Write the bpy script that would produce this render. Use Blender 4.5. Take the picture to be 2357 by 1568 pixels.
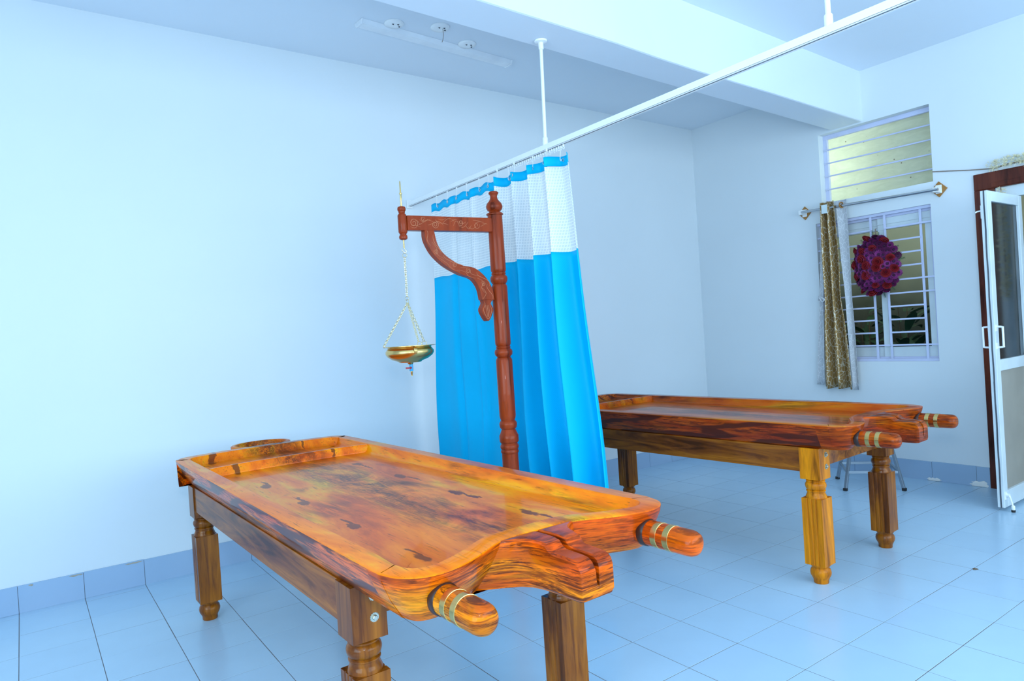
import bpy, bmesh, math, random
from mathutils import Vector, Matrix
random.seed(7)
sc = bpy.context.scene
for o in list(bpy.data.objects): bpy.data.objects.remove(o)
COL = sc.collection

# ------------------------------------------------------------------ camera
cam_d = bpy.data.cameras.new('camera'); cam_d.sensor_width = 36; cam_d.lens = 24.07; cam_d.clip_start = .05
cam = bpy.data.objects.new('camera', cam_d); COL.objects.link(cam)
CR = Vector((0.8105, -0.5822, -0.0639)); CU = Vector((0.0575, -0.0294, 0.9979)); CF = Vector((0.5829, 0.8125, -0.0096))
CP = Vector((0.0869, -4.5554, 1.3473))
m = Matrix.Identity(4)
for r in range(3):
    m[r][0] = CR[r]; m[r][1] = CU[r]; m[r][2] = -CF[r]; m[r][3] = CP[r]
cam.matrix_world = m
sc.camera = cam
def to_px(p):
    d = Vector(p) - CP; z = d.dot(CF)
    if z < .05: return None
    return (1178.5 + 1575.9*d.dot(CR)/z, 784 - 1575.9*d.dot(CU)/z)

# ------------------------------------------------------------------ world, lights, exposure
w = bpy.data.worlds.new('world'); sc.world = w; w.use_nodes = True
bg = w.node_tree.nodes['Background']; bg.inputs[0].default_value = (.66, .82, 1.0, 1); bg.inputs[1].default_value = .35
def add_light(name, kind, loc, power, color, size, rot=None, size_y=None):
    d = bpy.data.lights.new(name, kind); d.energy = power; d.color = color
    if kind == 'AREA':
        d.shape = 'RECTANGLE'; d.size = size; d.size_y = size_y
    else: d.shadow_soft_size = size
    o = bpy.data.objects.new(name, d); COL.objects.link(o); o.location = loc
    if rot: o.rotation_euler = rot
    return o
# the photographer's flash, just above the camera
add_light('camera_flash', 'POINT', (.10, -4.56, 1.63), 60, (.77, .91, 1.0), .075)
# added fill lights behind the photographer, no windows stand there
add_light('fill_light_back', 'AREA', (3.0, -6.85, 1.75), 132, (.71, .88, 1.0), 4.4, (math.radians(90), 0, 0), 2.0)
add_light('fill_light_side', 'AREA', (-2.85, -4.7, 1.8), 132, (.66, .88, 1.0), 3.6, (math.radians(90), 0, math.radians(-90)), 2.0)
# lamp under the porch roof behind the ventilator
add_light('porch_lamp', 'POINT', (6.30, -1.42, 2.62), 24, (.94, 1.0, .92), .05)
vs = sc.view_settings
vs.view_transform = 'Standard'; vs.look = 'None'; vs.gamma = 1; vs.use_curve_mapping = False; vs.exposure = -0.08

# ------------------------------------------------------------------ materials
def new_mat(name):
    mt = bpy.data.materials.new(name); mt.use_nodes = True
    nt = mt.node_tree; return mt, nt, nt.nodes['Principled BSDF']
def nd(nt, kind, **kw):
    n = nt.nodes.new(kind)
    for k, v in kw.items():
        if k in n.inputs.keys(): n.inputs[k].default_value = v
        else: setattr(n, k, v)
    return n
def ramp(nt, src, stops):
    r = nt.nodes.new('ShaderNodeValToRGB'); e = r.color_ramp.elements
    while len(e) < len(stops): e.new(.5)
    for q, (p, c) in zip(e, stops):
        q.position = p; q.color = (*c, 1) if len(c) == 3 else c
    nt.links.new(src, r.inputs[0]); return r
def coords(nt, scale=(1, 1, 1), space='Object', loc=(0, 0, 0), rot=(0, 0, 0)):
    tc = nt.nodes.new('ShaderNodeTexCoord'); mp = nt.nodes.new('ShaderNodeMapping')
    mp.inputs['Scale'].default_value = scale; mp.inputs['Location'].default_value = loc; mp.inputs['Rotation'].default_value = rot
    nt.links.new(tc.outputs[space], mp.inputs[0]); return mp.outputs[0]
def noise(nt, vec, scale=1, detail=4, rough=.5, dist=0):
    n = nd(nt, 'ShaderNodeTexNoise', Scale=scale, Detail=detail, Roughness=rough, Distortion=dist)
    nt.links.new(vec, n.inputs['Vector']); return n.outputs['Fac']
def mixc(nt, fac, a, b):
    n = nt.nodes.new('ShaderNodeMix'); n.data_type = 'RGBA'
    for sock, v in ((n.inputs[0], fac), (n.inputs[6], a), (n.inputs[7], b)):
        if hasattr(v, 'links'): nt.links.new(v, sock)
        elif isinstance(v, (int, float)): sock.default_value = v
        else: sock.default_value = (*v, 1)
    return n.outputs[2]
def bump(nt, bs, h, strength=.2, dist=.01):
    b = nd(nt, 'ShaderNodeBump', Strength=strength, Distance=dist)
    nt.links.new(h, b.inputs['Height']); nt.links.new(b.outputs[0], bs.inputs['Normal'])
def plain(name, col, rough=.5, metal=0, coat=0, var=.06, scale=6, **kw):
    mt, nt, bs = new_mat(name)
    f = noise(nt, coords(nt), scale, 3)
    a = tuple(max(0, c*(1-var)) for c in col); b = tuple(min(1, c*(1+var)) for c in col)
    nt.links.new(ramp(nt, f, [(.3, a), (.7, b)]).outputs[0], bs.inputs['Base Color'])
    bs.inputs['Roughness'].default_value = rough; bs.inputs['Metallic'].default_value = metal
    bs.inputs['Coat Weight'].default_value = coat; bs.inputs['Coat Roughness'].default_value = .05
    for k, v in kw.items(): bs.inputs[k].default_value = v
    return mt

def wall_paint(name, col):
    mt, nt, bs = new_mat(name)
    v = coords(nt)
    f = noise(nt, v, 1.3, 4)
    nt.links.new(ramp(nt, f, [(.3, tuple(c*.975 for c in col)), (.7, col)]).outputs[0], bs.inputs['Base Color'])
    bs.inputs['Roughness'].default_value = .7
    bump(nt, bs, noise(nt, v, 9, 5), .10, .01)
    return mt

def laminate(name, dark_bias=0.0, seed=0.0, st=(7, 1.3, 7), fig=1.0, fine_t=.60, coat=.22, knots=False, warm=1.0, val=1.0):
    """glossy printed wood: yellow-orange ground, brown clouds, dark streaks along the length"""
    mt, nt, bs = new_mat(name)
    lo = (seed, seed*1.7, seed*.6)
    sc_ = lambda k, p=1.0: tuple(k*(v if v > 3 else v*p) for v in st)
    base = noise(nt, coords(nt, st, loc=lo), 1, 6, .6, .8)
    c1 = ramp(nt, base, [(.26, (.42*val, .050*warm*val, .001)), (.40, (.80*val, .130*warm*val, .002)), (.54, (1.0*val, .240*warm*val, .002)), (.70, (1.0*val, .47*warm*val, .004))]).outputs[0]
    cloud = noise(nt, coords(nt, tuple(v*.43 if v > 3 else v*.88 for v in st), loc=(lo[0]+3.1, lo[1], lo[2])), 1, 4, .55, .6)
    cm = ramp(nt, cloud, [(.50-dark_bias, (0, 0, 0)), (.66-dark_bias, (1, 1, 1))]).outputs[0]
    streak = noise(nt, coords(nt, tuple(v*10.7 if v > 3 else v*3.9 for v in st), loc=lo), 1, 5, .7, 1.2)
    sm = ramp(nt, streak, [(.44, (0, 0, 0)), (.60, (1, 1, 1))]).outputs[0]
    wv = nd(nt, 'ShaderNodeTexWave', Scale=1.0, Distortion=9.0, Detail=3.0); wv.inputs['Detail Scale'].default_value = 1.4
    wv.wave_type = 'BANDS'; wv.bands_direction = 'DIAGONAL'
    nt.links.new(coords(nt, tuple(v*1.3 if v > 3 else v*.8 for v in st), loc=lo), wv.inputs['Vector'])
    wm = ramp(nt, wv.outputs['Fac'], [(.35, (0, 0, 0)), (.75, (fig, fig, fig))]).outputs[0]
    t = nd(nt, 'ShaderNodeMath', operation='MAXIMUM'); nt.links.new(sm, t.inputs[0]); nt.links.new(wm, t.inputs[1])
    t2 = nd(nt, 'ShaderNodeMath', operation='MULTIPLY'); nt.links.new(t.outputs[0], t2.inputs[0]); nt.links.new(cm, t2.inputs[1])
    t3 = nd(nt, 'ShaderNodeMath', operation='MULTIPLY'); t3.inputs[1].default_value = .90; nt.links.new(t2.outputs[0], t3.inputs[0])
    c2 = mixc(nt, t3.outputs[0], c1, (.060, .009, .003))
    fine = ramp(nt, noise(nt, coords(nt, tuple(v*21 if v > 3 else v*7 for v in st), loc=lo), 1, 3, .6), [(fine_t, (0, 0, 0)), (fine_t+.12, (.62, .62, .62))]).outputs[0]
    c3 = mixc(nt, fine, c2, (.12, .020, .004))
    if knots:
        tc = nt.nodes.new('ShaderNodeTexCoord'); sp = nt.nodes.new('ShaderNodeSeparateXYZ'); nt.links.new(tc.outputs['Object'], sp.inputs[0])
        def mth(op, a, b_=None, c_=None):
            q = nd(nt, 'ShaderNodeMath', operation=op)
            for sock, v in zip(q.inputs, (a, b_, c_)):
                if v is None: continue
                if hasattr(v, 'links'): nt.links.new(v, sock)
                else: sock.default_value = v
            return q.outputs[0]
        wob = mth('MULTIPLY_ADD', noise(nt, coords(nt, (9, 5, 9)), 1, 4, .6), .10, -.05)
        X, Y = mth('ADD', sp.outputs[0], wob), mth('ADD', sp.outputs[1], mth('MULTIPLY', wob, 1.4))
        # print repeat: the same small knot every 0.45 m in two rows
        total = None
        for (u0, v0, ax, ay) in ((-.275, .02, .028, .060), (-.262, .085, .010, .095), (.205, .17, .026, .065), (.215, .075, .010, .10)):
            fr_ = mth('SUBTRACT', mth('FRACT', mth('DIVIDE', mth('ADD', Y, 4.5-v0), .45)), .5)
            d = mth('ADD', mth('POWER', mth('DIVIDE', mth('SUBTRACT', X, u0), ax), 2.0), mth('POWER', mth('DIVIDE', mth('MULTIPLY', fr_, .45), ay), 2.0))
            k_ = mth('SUBTRACT', 1.0, mth('MINIMUM', d, 1.0)); total = k_ if total is None else mth('MAXIMUM', total, k_)
        km = ramp(nt, mth('MULTIPLY', total, mth('ADD', noise(nt, coords(nt, (46, 16, 46)), 1, 4, .7, 1.5), .25)), [(.32, (0, 0, 0)), (.50, (.8, .8, .8))]).outputs[0]
        c3 = mixc(nt, km, c3, (.10, .016, .005))
        # brown smudges down the middle of the print
        band = mth('SUBTRACT', 1.0, mth('MINIMUM', mth('POWER', mth('DIVIDE', mth('SUBTRACT', X, .03), .17), 2.0), 1.0))
        cl = noise(nt, coords(nt, (5.5, 2.6, 5.5), loc=(1.3, .4, 0)), 1, 5, .6, 1.0)
        bm_ = mth('MULTIPLY', band, ramp(nt, cl, [(.38, (0, 0, 0)), (.54, (1, 1, 1))]).outputs[0])
        bm_ = mth('MULTIPLY', bm_, ramp(nt, noise(nt, coords(nt, (95, 9, 95)), 1, 5, .7, 1.2), [(.36, (.25, .25, .25)), (.56, (1, 1, 1))]).outputs[0])
        c3 = mixc(nt, mth('MULTIPLY', bm_, .9), c3, (.075, .014, .006))
    nt.links.new(c3, bs.inputs['Base Color'])
    bs.inputs['Roughness'].default_value = .3; bs.inputs['Specular IOR Level'].default_value = .08
    bs.inputs['Coat Weight'].default_value = coat; bs.inputs['Coat Roughness'].default_value = .04
    return mt

def turned_wood(name, c_lo, c_hi, rough=.3, coat=.6, axis='Z', seed=0):
    mt, nt, bs = new_mat(name)
    s = {'Z': (18, 18, 1.6), 'X': (1.6, 18, 18), 'Y': (18, 1.6, 18)}[axis]
    f = noise(nt, coords(nt, s, loc=(seed, seed, seed)), 1, 6, .6, 1.0)
    g = noise(nt, coords(nt, tuple(v*5 for v in s)), 1, 3, .6)
    c = ramp(nt, f, [(.3, tuple(v*.35 for v in c_lo)), (.42, c_lo), (.65, c_hi)]).outputs[0]
    c = mixc(nt, ramp(nt, g, [(.58, (0, 0, 0)), (.75, (.5, .5, .5))]).outputs[0], c, tuple(v*.35 for v in c_lo))
    nt.links.new(c, bs.inputs['Base Color'])
    bs.inputs['Roughness'].default_value = rough; bs.inputs['Specular IOR Level'].default_value = .12
    bs.inputs['Coat Weight'].default_value = coat; bs.inputs['Coat Roughness'].default_value = .06
    return mt

M = {}
M['wall'] = wall_paint('wall_paint', (.80, .86, .90))
M['ceil'] = wall_paint('ceiling_paint', (.83, .90, .98))
M['grout'] = plain('grout', (.20, .20, .22), .9)
def tile_mat(name, col):
    mt, nt, bs = new_mat(name)
    oi = nt.nodes.new('ShaderNodeObjectInfo')
    f = noise(nt, coords(nt), 5, 4)
    c = ramp(nt, f, [(.3, tuple(v*.97 for v in col)), (.7, col)]).outputs[0]
    rr = ramp(nt, oi.outputs['Random'], [(0, (.965, .97, .985)), (1, (1, 1, 1))]).outputs[0]
    mx = nt.nodes.new('ShaderNodeMix'); mx.data_type = 'RGBA'; mx.blend_type = 'MULTIPLY'; mx.inputs[0].default_value = 1
    nt.links.new(c, mx.inputs[6]); nt.links.new(rr, mx.inputs[7]); nt.links.new(mx.outputs[2], bs.inputs['Base Color'])
    bs.inputs['Roughness'].default_value = .22
    bump(nt, bs, noise(nt, coords(nt), 14, 3), .03, .01)
    return mt
M['tile'] = tile_mat('floor_tile', (.49, .70, .88))
M['skirt'] = tile_mat('skirting_tile', (.38, .53, .72))
M['lam'] = laminate('laminate_light', -.05, 0.0, knots=True)
M['lam_side'] = laminate('laminate_dark', .30, 4.3, coat=.45, warm=.72)
M['lam_front'] = laminate('laminate_streaked', .10, 9.1, (1.7, 1.7, 8), .5, .50, warm=.74)
M['lam_b'] = laminate('laminate_light_dimmed', .02, 2.0, knots=True, warm=.78, val=.62, coat=.30)  # further table: same laminate, its weaker light painted in as darker colour
M['lam_side_b'] = laminate('laminate_dark_dimmed', .36, 6.7, coat=.35, warm=.62, val=.55)
M['lam_front_b'] = laminate('laminate_streaked_dimmed', .20, 3.3, (1.7, 1.7, 8), .5, .48, warm=.62, val=.60)
M['leg'] = turned_wood('leg_wood', (.16, .040, .004), (.40, .125, .006), .3, .3)
M['leg_lit'] = turned_wood('leg_wood_lit', (.52, .145, .003), (.90, .295, .003), .35, .16, seed=2)  # front light on the further table's near leg, painted as brighter wood
M['apron'] = turned_wood('apron_wood', (.20, .050, .006), (.46, .140, .008), .35, .25, axis='Y', seed=3)
M['stand'] = turned_wood('stand_wood', (.27, .034, .007), (.37, .050, .010), .34, .18, seed=5)
M['carve'] = plain('carved_ridge', (.55, .19, .08), .4)
M['brass'] = plain('brass', (.74, .50, .18), .24, 1.0, var=.1)
M['stain'] = plain('dark_varnish', (.035, .012, .008), .35)
M['chainm'] = plain('chain_brass', (.80, .68, .40), .3, .8)
M['white'] = plain('white_metal', (.93, .95, .96), .35, var=.02)
M['pvc'] = plain('batten_plastic', (.86, .90, .96), .2)
M['slot'] = plain('dark_slot', (.05, .06, .08), .6)
M['steel'] = plain('steel', (.62, .62, .62), .2, 1.0)
M['zinc'] = plain('zinc', (.50, .50, .42), .38, 1.0)
M['greytube'] = plain('stool_steel', (.30, .36, .42), .35, .6)
M['rubber'] = plain('rubber', (.02, .02, .022), .6)
M['lav'] = plain('window_white', (.66, .70, .92), .4)
M['alu'] = plain('door_white', (.72, .80, .84), .3)
M['panelg'] = plain('door_panel', (.36, .33, .28), .5)
M['jamb'] = turned_wood('door_frame_wood', (.085, .018, .010), (.15, .035, .018), .35, .3)
M['diamond'] = plain('wood_block', (.42, .19, .04), .4)
M['red'] = plain('red_plastic', (.35, .012, .03), .4)
M['bluep'] = plain('blue_plastic', (.05, .40, .80), .4)
M['wire'] = plain('wire', (.28, .22, .18), .7)
M['plaster'] = plain('plaster_smear', (.86, .86, .84), .9)
M['chip'] = plain('bare_mortar', (.46, .40, .32), .9)
M['dry'] = plain('dry_leaf', (.16, .11, .07), .9)
M['rose'] = plain('rose_petal', (.25, .001, .006), .8, var=.25, scale=30)
M['daisy'] = plain('daisy_petal', (.17, .010, .115), .6, var=.4, scale=60)
_mt, _nt, _bs = new_mat('daisy_petal_mix')
_oi = _nt.nodes.new('ShaderNodeObjectInfo')
_c = ramp(_nt, _oi.outputs['Random'], [(0, (.09, .003, .05)), (.5, (.17, .010, .11)), (1, (.28, .03, .20))]).outputs[0]
_f = noise(_nt, coords(_nt), 70, 2)
_nt.links.new(mixc(_nt, ramp(_nt, _f, [(.5, (0, 0, 0)), (.7, (.6, .6, .6))]).outputs[0], _c, (.05, .003, .03)), _bs.inputs['Base Color']); _bs.inputs['Roughness'].default_value = .7
M['daisy'] = _mt
M['daisy_c'] = plain('daisy_center', (.045, .004, .035), .8)
M['fern'] = plain('fern', (.05, .13, .055), .7, var=.3)
M['jasmine'] = plain('jasmine', (.86, .80, .55), .7, var=.12, scale=40)
M['leafg'] = plain('shrub_leaf', (.035, .10, .05), .4, var=.3)
_mt, _nt, _bs = new_mat('yard_wall_painted_shade')  # shade on the lower yard wall, painted into the colour by height
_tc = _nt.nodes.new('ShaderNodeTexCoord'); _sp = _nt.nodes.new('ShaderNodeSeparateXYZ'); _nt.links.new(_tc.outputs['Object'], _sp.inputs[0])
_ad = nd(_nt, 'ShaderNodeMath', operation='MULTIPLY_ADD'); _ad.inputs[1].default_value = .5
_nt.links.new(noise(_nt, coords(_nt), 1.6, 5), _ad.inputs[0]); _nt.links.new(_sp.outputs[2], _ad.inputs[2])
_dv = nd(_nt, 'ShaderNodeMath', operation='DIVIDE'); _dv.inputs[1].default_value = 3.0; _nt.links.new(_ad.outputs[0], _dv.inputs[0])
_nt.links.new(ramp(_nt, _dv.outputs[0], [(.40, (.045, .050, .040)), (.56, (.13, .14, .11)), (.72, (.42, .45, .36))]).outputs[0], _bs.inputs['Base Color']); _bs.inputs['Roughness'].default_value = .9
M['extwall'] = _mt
M['extfloor'] = plain('yard_ground', (.16, .15, .13), .9)
M['tag'] = plain('paper_tag', (.75, .86, .88), .6)
def glass_mat():
    mt, nt, bs = new_mat('pane_glass')
    bs.inputs['Base Color'].default_value = (.82, .86, .84, 1); bs.inputs['Roughness'].default_value = 0.02
    bs.inputs['Transmission Weight'].default_value = 1; bs.inputs['IOR'].default_value = 1.12
    f = noise(nt, coords(nt), 3, 2)
    nt.links.new(ramp(nt, f, [(.3, (.78, .83, .80)), (.7, (.84, .88, .86))]).outputs[0], bs.inputs['Base Color'])
    return mt
M['glass'] = glass_mat()
def smoked():
    mt, nt, bs = new_mat('door_glass')
    f = noise(nt, coords(nt), 3, 2)
    nt.links.new(ramp(nt, f, [(.3, (.34, .36, .37)), (.7, (.42, .44, .45))]).outputs[0], bs.inputs['Base Color'])
    bs.inputs['Roughness'].default_value = .12; bs.inputs['Transmission Weight'].default_value = 1; bs.inputs['IOR'].default_value = 1.12
    return mt
M['smoked'] = smoked()
def sheet_mat():
    mt, nt, bs = new_mat('translucent_sheet')
    v = coords(nt)
    c = ramp(nt, noise(nt, coords(nt, (3, 3, 9)), 2, 5, .6, 1.5), [(.3, (.66, .70, .58)), (.7, (.76, .80, .68))]).outputs[0]
    vor = nd(nt, 'ShaderNodeTexVoronoi', Scale=17.0); nt.links.new(v, vor.inputs['Vector'])
    spots = ramp(nt, vor.outputs['Distance'], [(.05, (1, 1, 1)), (.11, (0, 0, 0))]).outputs[0]
    pick = ramp(nt, noise(nt, v, 6, 2), [(.5, (0, 0, 0)), (.6, (1, 1, 1))]).outputs[0]
    mm = nd(nt, 'ShaderNodeMath', operation='MULTIPLY'); nt.links.new(spots, mm.inputs[0]); nt.links.new(pick, mm.inputs[1])
    c = mixc(nt, mm.outputs[0], c, (.16, .12, .08))
    nt.links.new(c, bs.inputs['Base Color']); bs.inputs['Roughness'].default_value = .35
    tr = nt.nodes.new('ShaderNodeBsdfTranslucent'); nt.links.new(c, tr.inputs[0])
    mx = nt.nodes.new('ShaderNodeMixShader'); mx.inputs[0].default_value = .55
    nt.links.new(bs.outputs[0], mx.inputs[1]); nt.links.new(tr.outputs[0], mx.inputs[2])
    nt.links.new(mx.outputs[0], nt.nodes['Material Output'].inputs[0]); return mt
M['sheet'] = sheet_mat()
def cloth(name, col, var=.08, transl=.25, weave=0, rough=.55, sheen=.3):
    mt, nt, bs = new_mat(name)
    f = noise(nt, coords(nt, (2, 2, .6)), 3, 3)
    c = ramp(nt, f, [(.3, tuple(v*(1-var) for v in col)), (.7, col)]).outputs[0]
    nt.links.new(c, bs.inputs['Base Color']); bs.inputs['Roughness'].default_value = rough; bs.inputs['Sheen Weight'].default_value = sheen; bs.inputs['Specular IOR Level'].default_value = .12
    if weave:
        wv = nd(nt, 'ShaderNodeTexWave', Scale=weave, Distortion=0.0); wv.bands_direction = 'DIAGONAL'
        nt.links.new(coords(nt, (1, 1, 1), 'UV'), wv.inputs['Vector']); bump(nt, bs, wv.outputs['Fac'], .15, .002)
    tr = nt.nodes.new('ShaderNodeBsdfTranslucent'); nt.links.new(c, tr.inputs[0])
    mx = nt.nodes.new('ShaderNodeMixShader'); mx.inputs[0].default_value = transl
    nt.links.new(bs.outputs[0], mx.inputs[1]); nt.links.new(tr.outputs[0], mx.inputs[2])
    nt.links.new(mx.outputs[0], nt.nodes['Material Output'].inputs[0]); return mt
M['blue'] = cloth('blue_cloth', (.0, .58, 1.0), .06, .08, 60, .5, 0)
def net_mat():
    mt, nt, bs = new_mat('white_net')
    uv = coords(nt, (1, 1, 1), 'UV'); sep = nt.nodes.new('ShaderNodeSeparateXYZ'); nt.links.new(uv, sep.inputs[0])
    outs = []
    for k in (0, 1):
        a = nd(nt, 'ShaderNodeMath', operation='MULTIPLY'); a.inputs[1].default_value = 1/.0165; nt.links.new(sep.outputs[k], a.inputs[0])
        b = nd(nt, 'ShaderNodeMath', operation='FRACT'); nt.links.new(a.outputs[0], b.inputs[0])
        c = nd(nt, 'ShaderNodeMath', operation='LESS_THAN'); c.inputs[1].default_value = .36; nt.links.new(b.outputs[0], c.inputs[0]); outs.append(c.outputs[0])
    mxx = nd(nt, 'ShaderNodeMath', operation='MAXIMUM'); nt.links.new(outs[0], mxx.inputs[0]); nt.links.new(outs[1], mxx.inputs[1])
    al = nd(nt, 'ShaderNodeMath', operation='MULTIPLY_ADD'); al.inputs[1].default_value = .13; al.inputs[2].default_value = .86
    nt.links.new(mxx.outputs[0], al.inputs[0])
    nt.links.new(mixc(nt, mxx.outputs[0], (.74, .80, .84), (.90, .93, .94)), bs.inputs['Base Color'])
    nt.links.new(al.outputs[0], bs.inputs['Alpha']); bs.inputs['Roughness'].default_value = .7
    return mt
M['net'] = net_mat()
def lattice(name, base, line, rough, metal=0, width=.035):
    mt, nt, bs = new_mat(name)
    vor = nd(nt, 'ShaderNodeTexVoronoi', Scale=1.0); vor.feature = 'DISTANCE_TO_EDGE'
    nt.links.new(coords(nt, (38, 24, 1), 'UV', rot=(0, 0, .6)), vor.inputs['Vector'])
    f = ramp(nt, vor.outputs['Distance'], [(width, (1, 1, 1)), (width+.03, (0, 0, 0))]).outputs[0]
    g = ramp(nt, noise(nt, coords(nt), 8, 3), [(.3, tuple(v*.85 for v in base)), (.7, base)]).outputs[0]
    nt.links.new(mixc(nt, f, g, line), bs.inputs['Base Color']); bs.inputs['Roughness'].default_value = rough
    bs.inputs['Metallic'].default_value = metal
    return mt
M['gold'] = lattice('gold_brocade', (.36, .215, .070), (.66, .60, .48), .36, .3, .022)
M['lining'] = lattice('white_lining', (.62, .64, .68), (.74, .76, .80), .7, 0, .03)

# ------------------------------------------------------------------ mesh helpers
class MB:
    def __init__(s): s.v = []; s.f = []; s.mi = []; s.uv = None
    def add(s, vs_, fs, mi=0):
        b = len(s.v); s.v += [tuple(q) for q in vs_]; s.f += [tuple(b+i for i in q) for q in fs]; s.mi += [mi]*len(fs)
    def box(s, a, b, mi=0):
        x0, y0, z0 = [min(p, q) for p, q in zip(a, b)]; x1, y1, z1 = [max(p, q) for p, q in zip(a, b)]
        s.add([(x0,y0,z0),(x1,y0,z0),(x1,y1,z0),(x0,y1,z0),(x0,y0,z1),(x1,y0,z1),(x1,y1,z1),(x0,y1,z1)],
              [(3,2,1,0),(4,5,6,7),(0,1,5,4),(1,2,6,5),(2,3,7,6),(3,0,4,7)], mi)
    def lathe(s, prof, n=24, c=(0, 0), mi=0, cap=True, axis='Z', org=(0, 0, 0)):
        vs_ = []
        for r, z in prof:
            for k in range(n):
                a = 2*math.pi*k/n; p = (r*math.cos(a), r*math.sin(a), z)
                if axis == 'Y': p = (p[0], p[2], -p[1])
                elif axis == 'X': p = (p[2], p[1], -p[0])
                vs_.append((p[0]+c[0]+org[0], p[1]+c[1]+org[1], p[2]+org[2]))
        fs = [(j*n+k, j*n+(k+1) % n, (j+1)*n+(k+1) % n, (j+1)*n+k) for j in range(len(prof)-1) for k in range(n)]
        if cap: fs += [tuple(reversed(range(n))), tuple(range((len(prof)-1)*n, len(prof)*n))]
        s.add(vs_, fs, mi)
    def tube(s, pts, r, n=8, closed=False, mi=0, cap=True):
        pts = [Vector(p) for p in pts]; N = len(pts); vs_ = []; up = None
        for i, p in enumerate(pts):
            a = pts[(i-1) % N] if (closed or i > 0) else p; b = pts[(i+1) % N] if (closed or i < N-1) else p
            t = (b-a).normalized()
            if up is None: up = t.orthogonal().normalized()
            up = (up - t*up.dot(t)); up = up.normalized() if up.length > 1e-6 else t.orthogonal().normalized()
            sd = t.cross(up); rr = r[i] if isinstance(r, (list, tuple)) else r
            for k in range(n):
                an = 2*math.pi*k/n; vs_.append(p + (up*math.cos(an)+sd*math.sin(an))*rr)
        fs = [(i*n+k, i*n+(k+1) % n, ((i+1) % N)*n+(k+1) % n, ((i+1) % N)*n+k) for i in range(N if closed else N-1) for k in range(n)]
        if cap and not closed: fs += [tuple(reversed(range(n))), tuple(range((N-1)*n, N*n))]
        s.add(vs_, fs, mi)
    def bar(s, a, b, w, h=None):
        h = h or w; a = Vector(a); b = Vector(b); t = (b-a).normalized()
        up = Vector((0, 0, 1)) if abs(t.z) < .9 else Vector((0, 1, 0))
        sd = t.cross(up).normalized(); up = sd.cross(t)
        vs_ = [p + sd*i*w/2 + up*j*h/2 for p in (a, b) for i, j in ((-1,-1),(1,-1),(1,1),(-1,1))]
        s.add(vs_, [(3,2,1,0),(4,5,6,7),(0,1,5,4),(1,2,6,5),(2,3,7,6),(3,0,4,7)])
    def loops(s, loops, cap0=False, cap1=False, mis=None):
        n = len(loops[0]); b = len(s.v)
        for L in loops: s.v += [tuple(p) for p in L]
        for j in range(len(loops)-1):
            for k in range(n):
                s.f.append((b+j*n+k, b+j*n+(k+1) % n, b+(j+1)*n+(k+1) % n, b+(j+1)*n+k)); s.mi.append(mis[j] if mis else 0)
        if cap0: s.f.append(tuple(b+k for k in reversed(range(n)))); s.mi.append(mis[0] if mis else 0)
        if cap1: s.f.append(tuple(b+(len(loops)-1)*n+k for k in range(n))); s.mi.append(mis[-1] if mis else 0)
    def prism(s, poly, a, b, axis='Y'):
        f = {'Y': lambda p, t: (p[0], t, p[1]), 'Z': lambda p, t: (p[0], p[1], t), 'X': lambda p, t: (t, p[0], p[1])}[axis]
        s.loops([[f(p, a) for p in poly], [f(p, b) for p in poly]], True, True)
    def mesh(s, name, mats, smooth=0, fix=True):
        me = bpy.data.meshes.new(name); me.from_pydata(s.v, [], s.f)
        for mt in (mats if isinstance(mats, (list, tuple)) else [mats]): me.materials.append(mt)
        me.polygons.foreach_set('material_index', s.mi)
        if s.uv:
            ul = me.uv_layers.new(name='uv')
            for lp in me.loops: ul.data[lp.index].uv = s.uv[lp.vertex_index]
        if fix:
            bm = bmesh.new(); bm.from_mesh(me); bmesh.ops.recalc_face_normals(bm, faces=bm.faces); bm.to_mesh(me); bm.free()
        if smooth:
            me.shade_smooth(); me.set_sharp_from_angle(angle=math.radians(smooth))
        me.update(); return me
    def build(s, name, mats, parent=None, smooth=0, bevel=0, fix=True, seg=2):
        o = bpy.data.objects.new(name, s.mesh(name, mats, smooth, fix)); COL.objects.link(o)
        if parent: o.parent = parent
        if bevel:
            b = o.modifiers.new('bevel', 'BEVEL'); b.width = bevel; b.segments = seg; b.limit_method = 'ANGLE'; b.angle_limit = math.radians(40)
            b.harden_normals = False
        return o
def tag(o, label, cat, group=None, kind=None):
    o['label'] = label
    if cat: o['category'] = cat
    if group: o['group'] = group
    if kind: o['kind'] = kind
    return o
def empty(name, loc, rz=0):
    o = bpy.data.objects.new(name, None); COL.objects.link(o); o.location = loc; o.rotation_euler = (0, 0, rz); o.empty_display_size = .1; return o
def struct(o, label=None):
    o['kind'] = 'structure'
    if label: o['label'] = label
    return o
def link(name, me, parent, loc=(0, 0, 0), rot=(0, 0, 0), scale=(1, 1, 1)):
    o = bpy.data.objects.new(name, me); COL.objects.link(o); o.parent = parent; o.location = loc; o.rotation_euler = rot; o.scale = scale; return o
def cr(pts, n=8, closed=False):
    """Catmull-Rom through points of any dimension"""
    P = [Vector(p) for p in pts]; N = len(P); out = []
    for i in range(N if closed else N-1):
        g = (lambda k: P[k % N]) if closed else (lambda k: P[min(max(k, 0), N-1)])
        a, b, c, d = g(i-1), g(i), g(i+1), g(i+2)
        for k in range(n):
            t = k/n; out.append(.5*((2*b)+(c-a)*t+(2*a-5*b+4*c-d)*t*t+(3*b-a-3*c+d)*t**3))
    if not closed: out.append(P[-1])
    return out

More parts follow.
